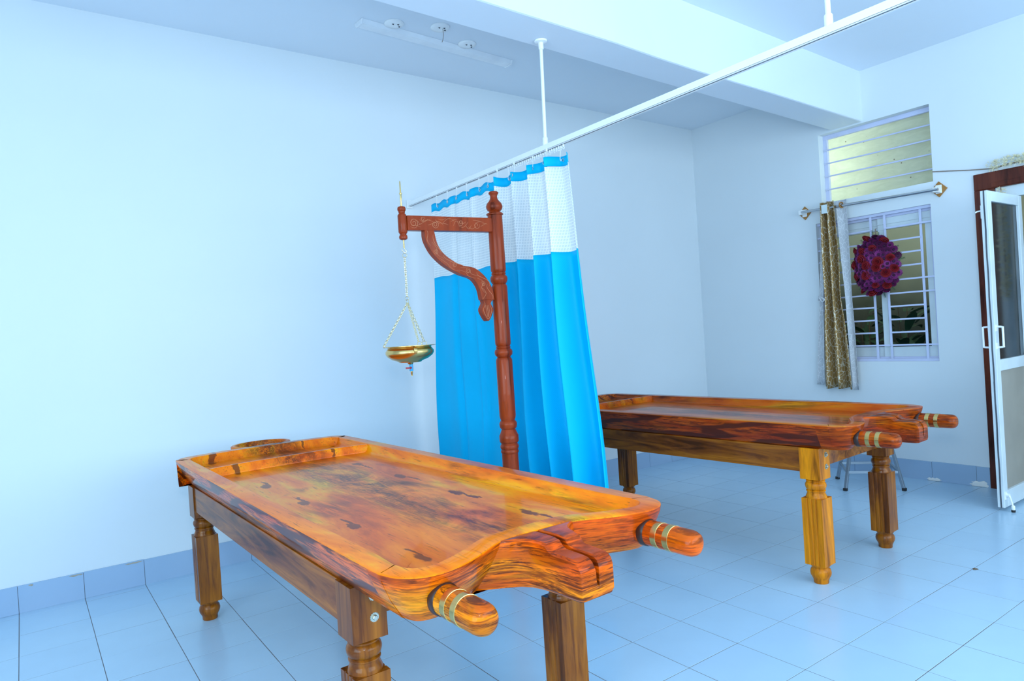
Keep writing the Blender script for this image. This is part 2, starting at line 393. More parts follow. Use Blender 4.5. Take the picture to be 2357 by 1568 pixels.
# ------------------------------------------------------------------ room shell
T = .305; XF = 5.78
YL = lambda x: .075 - .0125*x          # face of the left wall
ZC = lambda x: 3.31 + .0135*(XF-x)     # underside of the ceiling
X0, Y0 = -3.0, -7.0
b = MB(); b.box((X0-.2, Y0-.2, -.15), (XF+.2, .35, -.0009)); floor = struct(b.build('floor', M['grout']), 'pale blue ceramic tiled floor with thin grout lines')
# floor tiles
def tile_mesh(wx, wy, mat, name='tile'):
    t = MB(); c = .0005; h = .006
    o_ = [(-wx/2, -wy/2), (wx/2, -wy/2), (wx/2, wy/2), (-wx/2, wy/2)]; i_ = [(x*(1-2*c/wx), y*(1-2*c/wy)) for x, y in o_]
    t.loops([[(x, y, -h) for x, y in o_], [(x, y, -c) for x, y in o_], [(x, y, 0) for x, y in i_]], False, True)
    return t.mesh(name, mat)
G = .0034
me_full = tile_mesh(T-G, T-G, M['tile'])
cells = []
for i in range(-10, 19):
    for j in range(-1, 23):
        xa, xb = i*T, min((i+1)*T, XF); ya, yb = -(j+1)*T, -j*T
        if j == -1: ya, yb = 0.0, YL((xa+xb)/2)+.004
        cx, cy = (xa+xb)/2, (ya+yb)/2
        ps = [to_px((x, y, 0)) for x in (xa, xb) for y in (ya, yb)]
        inside = any(p and -10 < p[0] < 2367 and -10 < p[1] < 1580 for p in ps)
        size = 0
        if inside and all(ps): size = (max(p[0] for p in ps)-min(p[0] for p in ps))*(max(p[1] for p in ps)-min(p[1] for p in ps))
        cells.append((inside, size, cx, cy, xb-xa, yb-ya))
vis = sorted([c for c in cells if c[0]], key=lambda c: -c[1])
near, rest = vis[:298], vis[298:] + [c for c in cells if not c[0]]
cache = {}
for _, _, cx, cy, wx, wy in near:
    k = (round(wx, 3), round(wy, 2))
    full = abs(wx-T) < .001 and abs(wy-T) < .001
    me = me_full if full else cache.setdefault(k, tile_mesh(wx-G, wy-G, M['tile']))
    link('tile', me, floor, (cx+random.uniform(-.0004, .0004), cy+random.uniform(-.0004, .0004), random.uniform(-.0003, .0003)))
b = MB()
for _, _, cx, cy, wx, wy in rest:
    a, d = (wx-G)/2, (wy-G)/2
    b.add([(cx-a, cy-d, 0), (cx+a, cy-d, 0), (cx+a, cy+d, 0), (cx-a, cy+d, 0)], [(0, 1, 2, 3)])
o = b.build('tile_field', M['tile'], floor, fix=False); o['kind'] = 'stuff'

def quadwall(name, a, bb, thick, label, z1=3.6):
    """vertical wall between floor points a and bb, extruded by thick (vector)"""
    m_ = MB(); t = Vector((*thick, 0)); p = [Vector((*a, -.1)), Vector((*bb, -.1)), Vector((*bb, z1)), Vector((*a, z1))]
    m_.add(p + [q+t for q in p], [(0,1,2,3), (7,6,5,4), (0,4,5,1), (1,5,6,2), (2,6,7,3), (3,7,4,0)])
    return struct(m_.build(name, M['wall']), label)
wall_left = quadwall('wall_left', (X0, YL(X0)), (XF+.25, YL(XF+.25)), (0, .2), 'long bare pale blue painted wall on the left')
quadwall('wall_back', (X0, Y0), (XF+.2, Y0), (0, -.2), 'plain painted wall behind the photographer')
quadwall('wall_near', (X0, Y0), (X0, .3), (-.2, 0), 'plain painted wall beside the photographer')
# far wall with three openings
VENT = (-2.228, -1.338, 2.300, 2.888); WIN = (-2.200, -1.272, .930, 2.135); DOOR = (-3.62, -2.505, -.1, 2.278)
holes = [VENT, WIN, DOOR]
ys = sorted({Y0, .012, *[v for h in holes for v in h[:2]]}); zs = sorted({-.1, 3.6, *[v for h in holes for v in h[2:]]})
b = MB(); TH = .22
def inh(y, z): return any(h[0] < y < h[1] and h[2] < z < h[3] for h in holes)
for a in range(len(ys)-1):
    for c in range(len(zs)-1):
        y_a, y_b, z_a, z_b = ys[a], ys[a+1], zs[c], zs[c+1]
        if inh((y_a+y_b)/2, (z_a+z_b)/2): continue
        b.add([(XF, y_a, z_a), (XF, y_b, z_a), (XF, y_b, z_b), (XF, y_a, z_b)], [(3, 2, 1, 0)])
        b.add([(XF+TH, y_a, z_a), (XF+TH, y_b, z_a), (XF+TH, y_b, z_b), (XF+TH, y_a, z_b)], [(0, 1, 2, 3)])
for (ya, yb, za, zb) in holes:
    b.add([(XF, ya, za), (XF+TH, ya, za), (XF+TH, ya, zb), (XF, ya, zb)], [(0, 1, 2, 3)])
    b.add([(XF, yb, za), (XF+TH, yb, za), (XF+TH, yb, zb), (XF, yb, zb)], [(3, 2, 1, 0)])
    b.add([(XF, ya, zb), (XF+TH, ya, zb), (XF+TH, yb, zb), (XF, yb, zb)], [(0, 1, 2, 3)])
    b.add([(XF, ya, za), (XF+TH, ya, za), (XF+TH, yb, za), (XF, yb, za)], [(3, 2, 1, 0)])
wall_far = struct(b.build('wall_far', M['wall'], fix=False), 'pale blue painted end wall with the window and door')
b = MB(); p = [(X0-.2, Y0-.2), (XF+.2, Y0-.2), (XF+.2, .35), (X0-.2, .35)]
b.loops([[(x, y, ZC(x)) for x, y in p], [(x, y, 3.75) for x, y in p]], True, True)
struct(b.build('ceiling', M['ceil']), 'plain pale blue painted ceiling')
# ceiling beam, slightly sloping with the slab
b = MB()
ny = lambda x: -1.724 - .030*(XF-x); fy = lambda x: -1.4535 - .030*(XF-x); bz = lambda x: 2.900 + .015*(XF-x)
xs_ = [X0, -1, .5, 2.0, 2.9, 3.3, 3.7, 4.5, XF+.02]; wob = [0, 0, .004, -.006, -.010, .006, .012, 0, 0]
rings = [[(x, ny(x)+w_, bz(x)), (x, fy(x)+w_*.5, bz(x)), (x, fy(x), 3.6), (x, ny(x), 3.6)] for x, w_ in zip(xs_, wob)]
b.loops(rings, True, True)
struct(b.build('ceiling_beam', M['ceil'], bevel=.012), 'thick plastered beam crossing under the ceiling')

# skirting tiles
bl = struct(empty('baseboard_left', (0, 0, 0)), 'blue tile skirting along the left wall'); SK = .150
def skirt_piece(L, h):
    t = MB(); t.box((-L/2, -.009, 0), (L/2, 0, h)); return t.mesh('skirting_tile', M['skirt'])
sk_me = skirt_piece(T-.0025, SK)
for i in range(-10, 19):
    cx = (i+.5)*T; L = T
    if i == 18: L = XF-i*T; cx = i*T+L/2
    link('skirting_tile', sk_me if i != 18 else skirt_piece(L-.0025, SK), bl, (cx, YL(cx)+.001, random.uniform(-.002, .001)), (0, 0, -.0125))
b = MB(); b.add([(X0, YL(X0)-.004, 0), (XF, YL(XF)-.004, 0), (XF, YL(XF)-.004, SK-.004), (X0, YL(X0)-.004, SK-.004)], [(0, 1, 2, 3)])
b.build('joint_mortar', M['grout'], bl, fix=False)
bf = struct(empty('baseboard_far', (0, 0, 0)), 'blue tile skirting along the end wall')
for j in range(0, 9):
    ya, yb = -(j+1)*T+.03, -j*T+.03
    ya = max(ya, -2.498); yb = min(yb, -.006)
    L = yb-ya; link('skirting_tile', sk_me if abs(L-T) < .002 else skirt_piece(L-.0025, SK), bf, (XF+.001, (ya+yb)/2, random.uniform(-.002, .001)), (0, 0, -math.pi/2))
b = MB(); b.add([(XF-.004, -2.498, 0), (XF-.004, 0, 0), (XF-.004, 0, SK-.004), (XF-.004, -2.498, SK-.004)], [(0, 1, 2, 3)]); b.build('joint_mortar', M['grout'], bf, fix=False)
def smear(cy, cz, wy, hz, s):
    random.seed(s); t = MB(); n = 22
    out = [(XF-.009, cy+wy*math.cos(2*math.pi*k/n)*random.uniform(.7, 1.1), max(.001, cz+hz*math.sin(2*math.pi*k/n)*random.uniform(.6, 1.1))) for k in range(n)]
    t.loops([out, [(XF-.013, cy+(p[1]-cy)*.8, max(.002, cz+(p[2]-cz)*.8)) for p in out]], False, True)
    t.build('plaster_patch', M['plaster'], bf, smooth=50)
def chip(x, w_, s_):
    random.seed(s_); t = MB(); n = 18; y_ = YL(x)-.0085
    out = [(x+w_*math.cos(2*math.pi*k/n)*random.uniform(.7, 1.1), y_, .142+.007*math.sin(2*math.pi*k/n)*random.uniform(.4, 1.1)) for k in range(n)]
    t.loops([out, [(x+(p[0]-x)*.85, y_-.0012, .142+(p[2]-.142)*.85) for p in out]], False, True); t.build('mortar_chip', M['chip'], bl, smooth=50)
chip(.56, .05, 1); chip(.27, .035, 2); chip(.06, .012, 3)
smear(-2.115, .008, .055, .022, 1); smear(-2.43, .015, .065, .032, 2)

# ------------------------------------------------------------------ windows in the end wall
w1 = struct(empty('window_1', (XF, -1.783, 2.30)), 'ventilator window with four thin bars over a pale translucent sheet')
w1.location = (0, 0, 0)
xa, xb = XF+.075, XF+.105
y0, y1, z0, z1 = VENT
for nm, A, B_ in (('frame_bar', (y0, z0), (y1, z0+.012)), ('frame_bar', (y0, z1-.036), (y1, z1)), ('frame_bar', (y0, z0+.012), (y0+.012, z1-.036)), ('frame_bar', (y1-.034, z0+.012), (y1, z1-.036))):
    b = MB(); b.box((xa, A[0], A[1]), (xb, B_[0], B_[1])); b.build(nm, M['lav'], w1, bevel=.002)
for z in (2.752, 2.638, 2.527, 2.413):
    b = MB(); b.tube([(XF+.066, y0, z-.006), (XF+.066, y1-.012, z+.006)], .0062, 8); b.build('bar', M['lav'], w1, smooth=60)
b = MB(); b.box((XF+.108, y0, z0), (XF+.112, y1, z1)); b.build('translucent_sheet', M['sheet'], w1)

w2 = struct(empty('window_2', (0, 0, 0)), 'white sliding window behind a white metal grille')
y0, y1, z0, z1 = WIN
for A, B_ in (((y0, z0), (y1, z0+.035)), ((y0, z1-.040), (y1, z1)), ((y0, z0+.035), (y0+.030, z1-.04)), ((y1-.030, z0+.035), (y1, z1-.04))):
    b = MB(); b.box((XF+.055, A[0], A[1]), (XF+.115, B_[0], B_[1])); b.build('frame_bar', M['lav'], w2, bevel=.002)
ym = -1.787
def sash(ya, yb, x, lab):
    b = MB(); s_ = .045
    b.box((x, ya, z0+.035), (x+.022, yb, z0+.115)); b.box((x, ya, z1-.135), (x+.022, yb, z1-.04))
    b.box((x, ya, z0+.115), (x+.022, ya+s_, z1-.135)); b.box((x, yb-s_, z0+.115), (x+.022, yb, z1-.135))
    b.box((x-.006, ya, z1-.093), (x, yb, z1-.088))
    o = b.build('sash', M['alu'], w2, bevel=.0015)
    g = MB(); g.box((x+.009, ya+s_, z0+.115), (x+.013, yb-s_, z1-.135)); g.build('pane', M['glass'], o)
    r = MB()
    for A, B_ in (((ya+s_, z0+.115), (yb-s_, z0+.121)), ((yb-s_-.006, z0+.121), (yb-s_, z1-.135))): r.box((x+.005, A[0], A[1]), (x+.017, B_[0], B_[1]))
    r.build('rubber_seal', M['rubber'], o)
sash(ym-.022, y1-.03, XF+.088, ''); sash(y0+.03, ym+.022, XF+.063, '')
V1, V2, V3, V4 = -1.728, -1.840, -2.110, y0+.010
for yv in (V1, V2, V3):
    b = MB(); b.box((XF+.024, yv-.009, z0+.004), (XF+.032, yv+.009, z1-.004)); b.build('grille_upright', M['lav'], w2, bevel=.001)
b = MB(); b.box((XF+.020, y0, z0), (XF+.05, y1, z0+.022)); b.build('grille_sill', M['lav'], w2, bevel=.001)
b = MB(); b.box((XF+.020, y0, z1-.022), (XF+.05, y1, z1)); b.build('grille_head', M['lav'], w2, bevel=.001)
zh = [2.006, 1.898, 1.794, 1.690, 1.583, 1.476, 1.372, 1.267, 1.163, 1.060]
for k, z in enumerate(zh):
    for (ya, yb), on_ in (((y1, V1+.0), True), ((V2+.004, V3), True), ((V3, y0), k in (0, 4, 5, 9)), ((V1, V2), k in (9,))):
        if not on_: continue
        b = MB(); b.box((XF+.016, ya, z-.0065), (XF+.024, yb, z+.0065)); b.build('grille_bar', M['lav'], w2, bevel=.001)

# ------------------------------------------------------------------ door
d1 = struct(empty('door_1', (0, 0, 0)), 'white metal glazed door standing open in a dark wooden frame')
JX0, JX1 = XF-.014, XF+.11
def jambpiece(nm, A, B_, bev=.004):
    b = MB(); b.box((JX0, A[0], A[1]), (JX1, B_[0], B_[1])); return b.build(nm, M['jamb'], d1, bevel=bev)
jambpiece('frame_post', (-2.625, 0), (-2.50, 2.165)); jambpiece('frame_post', (-3.62, 0), (-3.50, 2.165)); jambpiece('frame_head', (-3.62, 2.165), (-2.50, 2.283))
b = MB(); b.box((JX0-.004, -2.61, 2.172), (JX0, -3.51, 2.205)); b.build('frame_moulding', M['jamb'], d1, bevel=.002)
for A, B_ in (((-3.50, 2.085), (-2.625, 2.165)), ((-2.70, 0), (-2.625, 2.085)), ((-3.50, 0), (-3.45, 2.085))):
    b = MB(); b.box((XF+.01, A[0], A[1]), (XF+.06, B_[0], B_[1])); b.build('inner_frame', M['alu'], d1, bevel=.003)
b = MB(); b.box((XF+.03, -3.45, .01), (XF+.05, -2.88, 2.085)); b.build('fixed_panel', M['panelg'], d1, bevel=.003)
LX0, LX1, LY0, LY1, LZ0, LZ1 = 5.176, 5.762, -2.787, -2.747, .022, 2.075
b = MB()
for A, B_ in (((LX0, LZ0), (LX0+.062, LZ1)), ((LX1-.055, LZ0), (LX1, LZ1)), ((LX0+.062, LZ1-.068), (LX1-.055, LZ1)), ((LX0+.062, .905), (LX1-.055, .978)), ((LX0+.062, LZ0), (LX1-.055, .128))):
    b.box((A[0], LY0, A[1]), (B_[0], LY1, B_[1]))
leaf = b.build('door_leaf', M['alu'], d1, bevel=.002)
b = MB(); b.box((LX0+.062, -2.769, .978), (LX1-.055, -2.764, LZ1-.068)); b.build('glass_pane', M['smoked'], leaf)
b = MB(); b.box((LX0+.062, -2.772, .128), (LX1-.055, -2.760, .905)); b.build('lower_panel', M['panelg'], leaf)
b = MB(); b.tube([(LX0-.001, -2.768+.0012*math.sin(k*1.7), LZ0+(LZ1-LZ0)*k/24) for k in range(25)], .0042, 6); b.build('edge_seal', M['slot'], leaf, smooth=60)
b = MB(); b.box((LX0-.004, -2.772, .80), (LX0, -2.764, .84)); b.build('latch_bolt', M['slot'], leaf, bevel=.001)
for s_, yb in ((1, LY1), (-1, LY0)):
    b = MB(); b.tube(cr([(5.20, yb, 1.195), (5.20, yb+s_*.034, 1.192), (5.20, yb+s_*.036, 1.185), (5.20, yb+s_*.036, 1.070), (5.20, yb+s_*.034, 1.063), (5.20, yb, 1.060)], 3), .0065, 8)
    b.box((5.188, yb, 1.165), (5.212, yb+s_*.004, 1.205)); b.box((5.188, yb, 1.05), (5.212, yb+s_*.004, 1.09))
    b.build('pull_handle', M['white'], leaf, smooth=50)
b = MB(); b.box((5.19, LY1, 1.90), (5.215, LY1+.008, 1.985)); b.tube([(5.20, LY1+.006, 1.95), (5.19, LY1+.028, 1.948), (5.185, LY1+.036, 1.942)], .005, 8); b.build('tower_bolt', M['white'], leaf, smooth=50)
b = MB(); b.box((5.185, LY0-.006, .075), (5.205, LY0, .125)); b.tube([(5.195, LY0-.002, .105), (5.195, LY0-.024, .104)], .012, 10); b.tube([(5.195, LY0-.022, .104), (5.193, -2.822, .055), (5.190, -2.828, .03)], .0055, 8)
b.lathe([(.009, .014), (.011, .018), (.011, .038), (.006, .044)], 12, (5.190, -2.828)); st = b.build('door_stopper', M['white'], leaf, smooth=45)
b = MB(); b.lathe([(.011, 0.0005), (.0118, .003), (.0118, .015)], 12, (5.190, -2.828)); b.build('stopper_foot', M['rubber'], leaf, smooth=45)

# ------------------------------------------------------------------ yard behind the window
b = MB(); b.box((6.0, -7, -.12), (9, 2, -.06)); struct(b.build('yard_ground', M['extfloor']), 'dark ground outside the window')
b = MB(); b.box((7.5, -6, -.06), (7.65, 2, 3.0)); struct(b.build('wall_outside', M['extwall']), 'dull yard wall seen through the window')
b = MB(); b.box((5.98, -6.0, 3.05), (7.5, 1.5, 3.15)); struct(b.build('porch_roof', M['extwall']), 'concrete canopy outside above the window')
def leaf_blade(L, w_, droop, n=6):
    t = MB(); L1, L2, L3 = [], [], []
    for k in range(n+1):
        u = k/n; ww = w_*math.sin(math.pi*min(1, .12+.88*u))**.8*(1-u**4)
        x = L*u*math.cos(.5*u); z = L*(.95*u-.55*droop*u*u)
        L1.append((x, -ww, z+.25*ww)); L2.append((x, 0, z)); L3.append((x, ww, z+.25*ww))
    v = L1+L2+L3; N = n+1
    t.add(v, [(k, k+1, N+k+1, N+k) for k in range(n)] + [(N+k, N+k+1, 2*N+k+1, 2*N+k) for k in range(n)])
    return t.mesh('leaf', M['leafg'], 60, False)
blades = [leaf_blade(.34, .030, .8), leaf_blade(.28, .036, 1.1), leaf_blade(.36, .026, .5)]
for (px_, py_, hh, lab) in ((6.62, -1.58, 1.42, 'dark leafy shrub outside the right half of the window'), (7.02, -1.03, 1.30, 'dark leafy shrub outside the left half of the window')):
    pl = empty('yard_shrub', (px_, py_, -.06)); tag(pl, lab, 'shrub', 'shrubs in the yard')
    for k in range(2):
        b = MB(); a = k*2.7; b.tube([(0, 0, 0), (.03*math.cos(a), .03*math.sin(a), hh*.5), (.06*math.cos(a), .06*math.sin(a), hh)], [.010, .007, .004], 6); b.build('stem', M['dry'], pl, smooth=60)
    for k in range(44):
        a = k*2.4; zz = hh*(.42+.58*(k/44)); r_ = .10*zz/hh
        s_ = random.uniform(.7, 1.05); link('leaf', blades[k % 3], pl, (r_*math.cos(a), r_*math.sin(a), zz), (0, random.uniform(-.1, .7), a), (s_, s_*1.5, s_))

# ------------------------------------------------------------------ massage tables
LEGU, LEGW = .3675, .052
def leg_mesh():
    b = MB(); s_ = LEGW; z_a, z_b = .090, .435; d_, g_ = .004, .0045
    def side(sg):
        pts = []
        for c in (-.022, 0, .022): pts += [(sg*s_, sg*(c-g_*1.2)), (sg*(s_-d_), sg*(c-g_*.5)), (sg*(s_-d_), sg*(c+g_*.5)), (sg*s_, sg*(c+g_*1.2))]
        return pts
    prof = [(s_, -s_)] + side(1) + [(s_, s_), (-s_, s_)] + side(-1) + [(-s_, -s_)]
    b.prism(prof, z_a+.006, z_b-.004, 'Z')
    b.box((-s_, -s_, .527), (s_, s_, .684))
    b.lathe([(.034, 0.0), (.036, .004), (.036, .016), (.040, .026), (.0485, .042), (.050, .054), (.047, .068), (.040, .078), (.041, .083), (.048, .090), (.051, .098)], 28)
    b.lathe([(.050, .428), (.050, .436), (.046, .446), (.042, .456), (.043, .462), (.046, .464), (.046, .468), (.041, .472), (.047, .478), (.050, .488), (.0505, .495), (.048, .504), (.042, .511), (.045, .514), (.045, .518), (.041, .522), (.047, .530)], 28)
    return b.mesh('leg', M['leg'], 38)
LEG_ME = leg_mesh(); LEG_LIT = LEG_ME.copy(); LEG_LIT.materials[0] = M['leg_lit']
def bolt_mesh():
    b = MB()
    n = 24; b.lathe([(.0115, 0), (.0115, -.0025)], n, axis='Y', org=(0, 0, 0))
    for k in range(14):
        a = 2*math.pi*k/14; b.box((.011*math.cos(a)-.0022, -.002, .011*math.sin(a)-.0022), (.011*math.cos(a)+.0022, 0, .011*math.sin(a)+.0022))
    b.lathe([(.0075, -.0025), (.0075, -.008), (.006, -.0095)], 6, axis='Y')
    return b.mesh('bolt', M['zinc'], 30)
BOLT_ME = bolt_mesh()
ZT = .81
def offset_loop(P, d):
    n = len(P); out = []
    for i in range(n):
        a = Vector(P[i-1]); c = Vector(P[(i+1) % n]); t = (c-a).normalized(); nrm = Vector((-t.y, t.x))
        dd = d(i) if callable(d) else d
        out.append((P[i][0]+nrm.x*dd, P[i][1]+nrm.y*dd))
    return out
def make_table(loc, rz, label, sh, vh, vdiv, legs_v=1.93, lit_leg=False, kk=''):
    t = empty('massage_table', loc, rz); tag(t, label, 'massage table', 'wooden oil massage tables')
    half = [(0.0, -.352+sh), (.06, -.352+sh), (.112, -.356+sh), (.155, -.372+sh), (.22, -.408+sh), (.29, -.438+sh), (.35, -.450+sh), (.405, -.438+sh), (.442, -.405+sh), (.460, -.355+sh), (.466, -.28+sh), (.467, .2+sh), (.467, .8+sh), (.466, 1.3+sh),
            (.463, vh-.19), (.452, vh-.115), (.418, vh-.062), (.35, vh-.038), (.24, vh-.020), (.12, vh-.006), (0, vh)]
    pts = half + [(-u, v) for u, v in reversed(half[1:-1])]
    # denser, smooth outline (counter-clockwise seen from above)
    P = [(p.x, p.y) for p in cr([(u, v, 0) for u, v in pts], 4, True)]
    area = sum(P[i-1][0]*P[i][1]-P[i][0]*P[i-1][1] for i in range(len(P)))
    if area < 0: P.reverse()
    L = lambda d, z: [(x, y, z) for x, y in offset_loop(P, d)]
    core = lambda x, y: (max(-.30, min(.30, x)), max(-.20+sh, min(vh-.22, y)))
    I0 = [(x, y) for x, y in offset_loop(P, .036)]
    def I(d, z):
        out = []
        for x, y in I0:
            q = core(x, y); v_ = Vector((q[0]-x, q[1]-y)); v_.normalize(); out.append((x+v_.x*(d+.026), y+v_.y*(d+.026), z))
        return out
    b = MB()
    loops = [L(.074, .684), L(.066, .683), L(.060, .6845), L(.054, .691), L(.026, .738), L(.004, .790), L(.001, .8055), L(.0015, .8085), L(.0045, ZT), I(0, ZT), I(.0035, ZT-.0025), I(.016, ZT-.033), I(.022, ZT-.039), I(.034, ZT-.043), I(.046, ZT-.0432), I(.060, ZT-.0432), [(*core(x, y), ZT-.0432) for x, y in I0]]
    n = len(P)
    mis = [1, 1, 1, 1, 1, 1] + [0]*10
    b.loops(loops, True, False, mis)
    b.add([(-.30, -.20+sh, ZT-.0432), (.30, -.20+sh, ZT-.0432), (.30, vh-.22, ZT-.0432), (-.30, vh-.22, ZT-.0432)], [(0, 1, 2, 3)])
    # the curved front faces carry the streaked veneer
    for fi, f in enumerate(b.f):
        if b.mi[fi] == 1 and len(f) == 4:
            cy = sum(b.v[k][1] for k in f)/4
            if cy < -.30+sh: b.mi[fi] = 2
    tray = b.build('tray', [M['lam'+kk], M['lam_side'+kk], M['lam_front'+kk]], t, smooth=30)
    # divider of the head compartment
    hw = .395; prof = [(vdiv-.016, ZT-.046), (vdiv-.008, ZT-.008), (vdiv-.003, ZT-.002), (vdiv+.012, ZT-.002), (vdiv+.018, ZT-.008), (vdiv+.024, ZT-.046)]
    b = MB(); N = 18; rr = []
    for k in range(N+1):
        u = -hw + 2*hw*k/N; bow = .030*(u/hw)**4
        rr.append([(u, p_+bow*(-1), z) for p_, z in prof])
    b.loops(rr, True, True); b.build('divider', M['lam'+kk], t, smooth=40)
    # drain spout with its groove
    b = MB(); g_ = .0075
    def U(v, hw_, zt, zb, gd, g2):
        return [(-hw_+.009, v, zb), (hw_-.009, v, zb), (hw_, v, zb+.010), (hw_, v, zt-.006), (hw_-.007, v, zt), (g2+.003, v, zt), (g2, v, zt-.004), (g2*.7, v, zt-gd), (-g2*.7, v, zt-gd), (-g2, v, zt-.004), (-g2-.003, v, zt), (-hw_+.007, v, zt), (-hw_, v, zt-.006), (-hw_, v, zb+.010)]
    V = lambda q: q+sh
    secs = [U(V(-.300), .235, ZT-.034, .688, .004, .004), U(V(-.322), .195, ZT-.012, .686, .006, .004), U(V(-.342), .158, ZT-.004, .685, .014, .006), U(V(-.362), .120, ZT+.000, .684, .030, g_), U(V(-.382), .092, ZT+.001, .684, .034, g_), U(V(-.408), .073, ZT+.0015, .684, .034, g_), U(V(-.440), .064, ZT+.001, .684, .034, g_), U(V(-.462), .0615, ZT-.003, .684, .034, g_), U(V(-.474), .060, ZT-.015, .684, .032, g_),
            U(V(-.488), .059, ZT-.0205, .684, .032, g_), U(V(-.552), .057, ZT-.022, .684, .034, g_), U(V(-.570), .0565, ZT-.024, .6845, .050, g_), U(V(-.580), .0555, ZT-.031, .686, .056, g_), U(V(-.586), .054, ZT-.044, .689, .050, g_*.9), U(V(-.5875), .053, ZT-.052, .692, .045, g_*.7)]
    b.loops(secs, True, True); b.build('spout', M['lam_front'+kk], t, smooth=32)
    # carrying handles with brass bands
    for sg in (-1, 1):
        b = MB(); R_ = .0365; L_ = .215; v0 = V(-.405)
        b.lathe([(R_, .0), (R_, -.034), (R_, -L_+.030), (R_*.97, -L_+.020), (R_*.84, -L_+.008), (R_*.6, -L_+.0015), (R_*.3, -L_)], 28, axis='Y', org=(sg*.347, v0, .742))
        h = b.build('handle', M['lam_front'+kk], t, smooth=50)
        r = MB(); r.lathe([(R_+.001, -.018), (R_+.0040, -.022), (R_+.0030, -.038), (R_+.0005, -.042)], 28, axis='Y', org=(sg*.347, v0, .742), cap=False); r.build('dark_collar', M['stain'], h, smooth=50)
        for q in (-.080, -.124):
            r = MB(); r.lathe([(R_, q+.010), (R_+.0012, q+.0095), (R_+.0012, q-.0095), (R_, q-.010)], 28, axis='Y', org=(sg*.347, v0, .742), cap=False); r.build('brass_band', M['brass'], h, smooth=50)
    # legs, bolts
    for sg in (-1, 1):
        for v in (0, legs_v):
            lg = link('leg', LEG_LIT if (lit_leg and sg < 0 and v == 0) else LEG_ME, t, (sg*LEGU, v, 0))
            if v == 0:
                for z in (.648, .588): link('bolt', BOLT_ME, lg, (.014, -LEGW, z))
    # aprons
    for sg in (-1, 1):
        b = MB(); b.box((sg*(LEGU+.026), LEGW, .562), (sg*(LEGU+.046), legs_v-LEGW, .684)); b.build('apron', M['apron'], t, bevel=.002)
    for v in (0, legs_v):
        b = MB(); b.box((-LEGU+LEGW, v-.012, .575), (LEGU-LEGW, v+.012, .684)); b.build('apron', M['apron'], t, bevel=.002)
    # oval cup at the head end
    b = MB(); cu, cv = 0.03, vh+.085; n = 40; A_, B2 = .165, .135
    el = lambda s_, z: [(cu+A_*s_*math.cos(2*math.pi*k/n), cv+B2*s_*math.sin(2*math.pi*k/n), z) for k in range(n)]
    b.loops([el(.55, .735), el(.80, .745), el(.95, .775), el(1.0, .797), el(1.0, .806), el(.97, ZT), el(.88, ZT), el(.85, ZT-.006), el(.80, ZT-.04), el(.55, ZT-.055)], True, True)
    b.build('head_cup', M['lam'+kk], t, smooth=45)
    return t
make_table((1.1925, -2.71, 0), math.radians(.95), 'nearest orange-brown wooden massage table, its spout pointing at the camera', 0, 2.155, 1.625)
make_table((3.6565, -2.6075, 0), math.radians(2.9), 'wooden massage table further back, its weaker light painted in, under the gold-curtained window', .215, 2.19, 1.70, lit_leg=True, kk='_b')

# ------------------------------------------------------------------ steel stool behind the second table
stl = empty('steel_stool', (5.377, -1.8165, 0)); tag(stl, 'grey tubular metal stool behind the further massage table', 'stool')
feet = [Vector((5.413-5.377, -1.541+1.8165, 0)), Vector((5.09-5.377, -1.78+1.8165, 0)), Vector((5.341-5.377, -2.092+1.8165, 0)), Vector((5.664-5.377, -1.853+1.8165, 0))]
pt = lambda k, z: Vector((feet[k].x*(1-.42*z/.45), feet[k].y*(1-.42*z/.45), z))
for k in range(4):
    b = MB(); b.bar(pt(k, .016), pt(k, .445), .022); lg = b.build('leg', M['greytube'], stl, bevel=.002)
    b = MB(); q = pt(k, 0); b.box((q.x-.0135, q.y-.0135, .0), (q.x+.0135, q.y+.0135, .022)); b.build('rubber_foot', M['rubber'], lg, bevel=.003)
    b = MB(); b.bar(pt(k, .135), pt((k+1) % 4, .135), .016, .020); b.build('stretcher', M['greytube'], stl, bevel=.002)
b = MB(); c4 = [pt(k, .445)*1.12 for k in range(4)]; b.loops([[(p.x, p.y, .440) for p in c4], [(p.x, p.y, .465) for p in c4]], True, True); b.build('seat', M['greytube'], stl, bevel=.006)

# ------------------------------------------------------------------ oil-drip stand
PX, PY = 2.25, -1.4533
sd = empty('drip_stand', (PX, PY, 0)); tag(sd, 'carved reddish wooden stand with a bracketed arm in front of the blue curtain', 'stand')
b = MB(); b.lathe([(.118, 0), (.120, .006), (.120, .028), (.112, .036), (.085, .044), (.060, .055), (.052, .075)], 32); b.build('base', M['stand'], sd, smooth=40)
R = .0435
prof = [(.050, .06), (.050, .10), (.046, .12), (.046, .60), (.045, .690), (.049, .695), (.050, .703), (.047, .710), (.046, .713), (.050, .718), (.052, .728), (.049, .738), (.045, .742),
        (.046, .748), (.052, .754), (.0535, .760), (.0535, .790), (.050, .796), (.043, .812), (.038, .824), (.046, .832), (.049, .846), (.049, .856), (.045, .866), (.039, .871), (.040, .878), (R, .886), (R+.002, .90),
        (R+.002, 1.205), (R-.002, 1.216), (.036, 1.221), (.040, 1.227), (.048, 1.236), (.050, 1.250), (.047, 1.262), (.038, 1.270), (.041, 1.275), (.041, 1.280), (.037, 1.284), (R-.001, 1.292), (R, 1.302),
        (R, 1.610), (R-.003, 1.620), (.036, 1.625), (.041, 1.632), (.047, 1.644), (.048, 1.657), (.045, 1.668), (.037, 1.676), (.040, 1.681), (.040, 1.686), (.036, 1.690), (R-.002, 1.698), (R-.001, 1.708),
        (R-.003, 2.000), (.040, 2.006)]
b = MB(); b.lathe(prof, 32); b.build('post', M['stand'], sd, smooth=35)
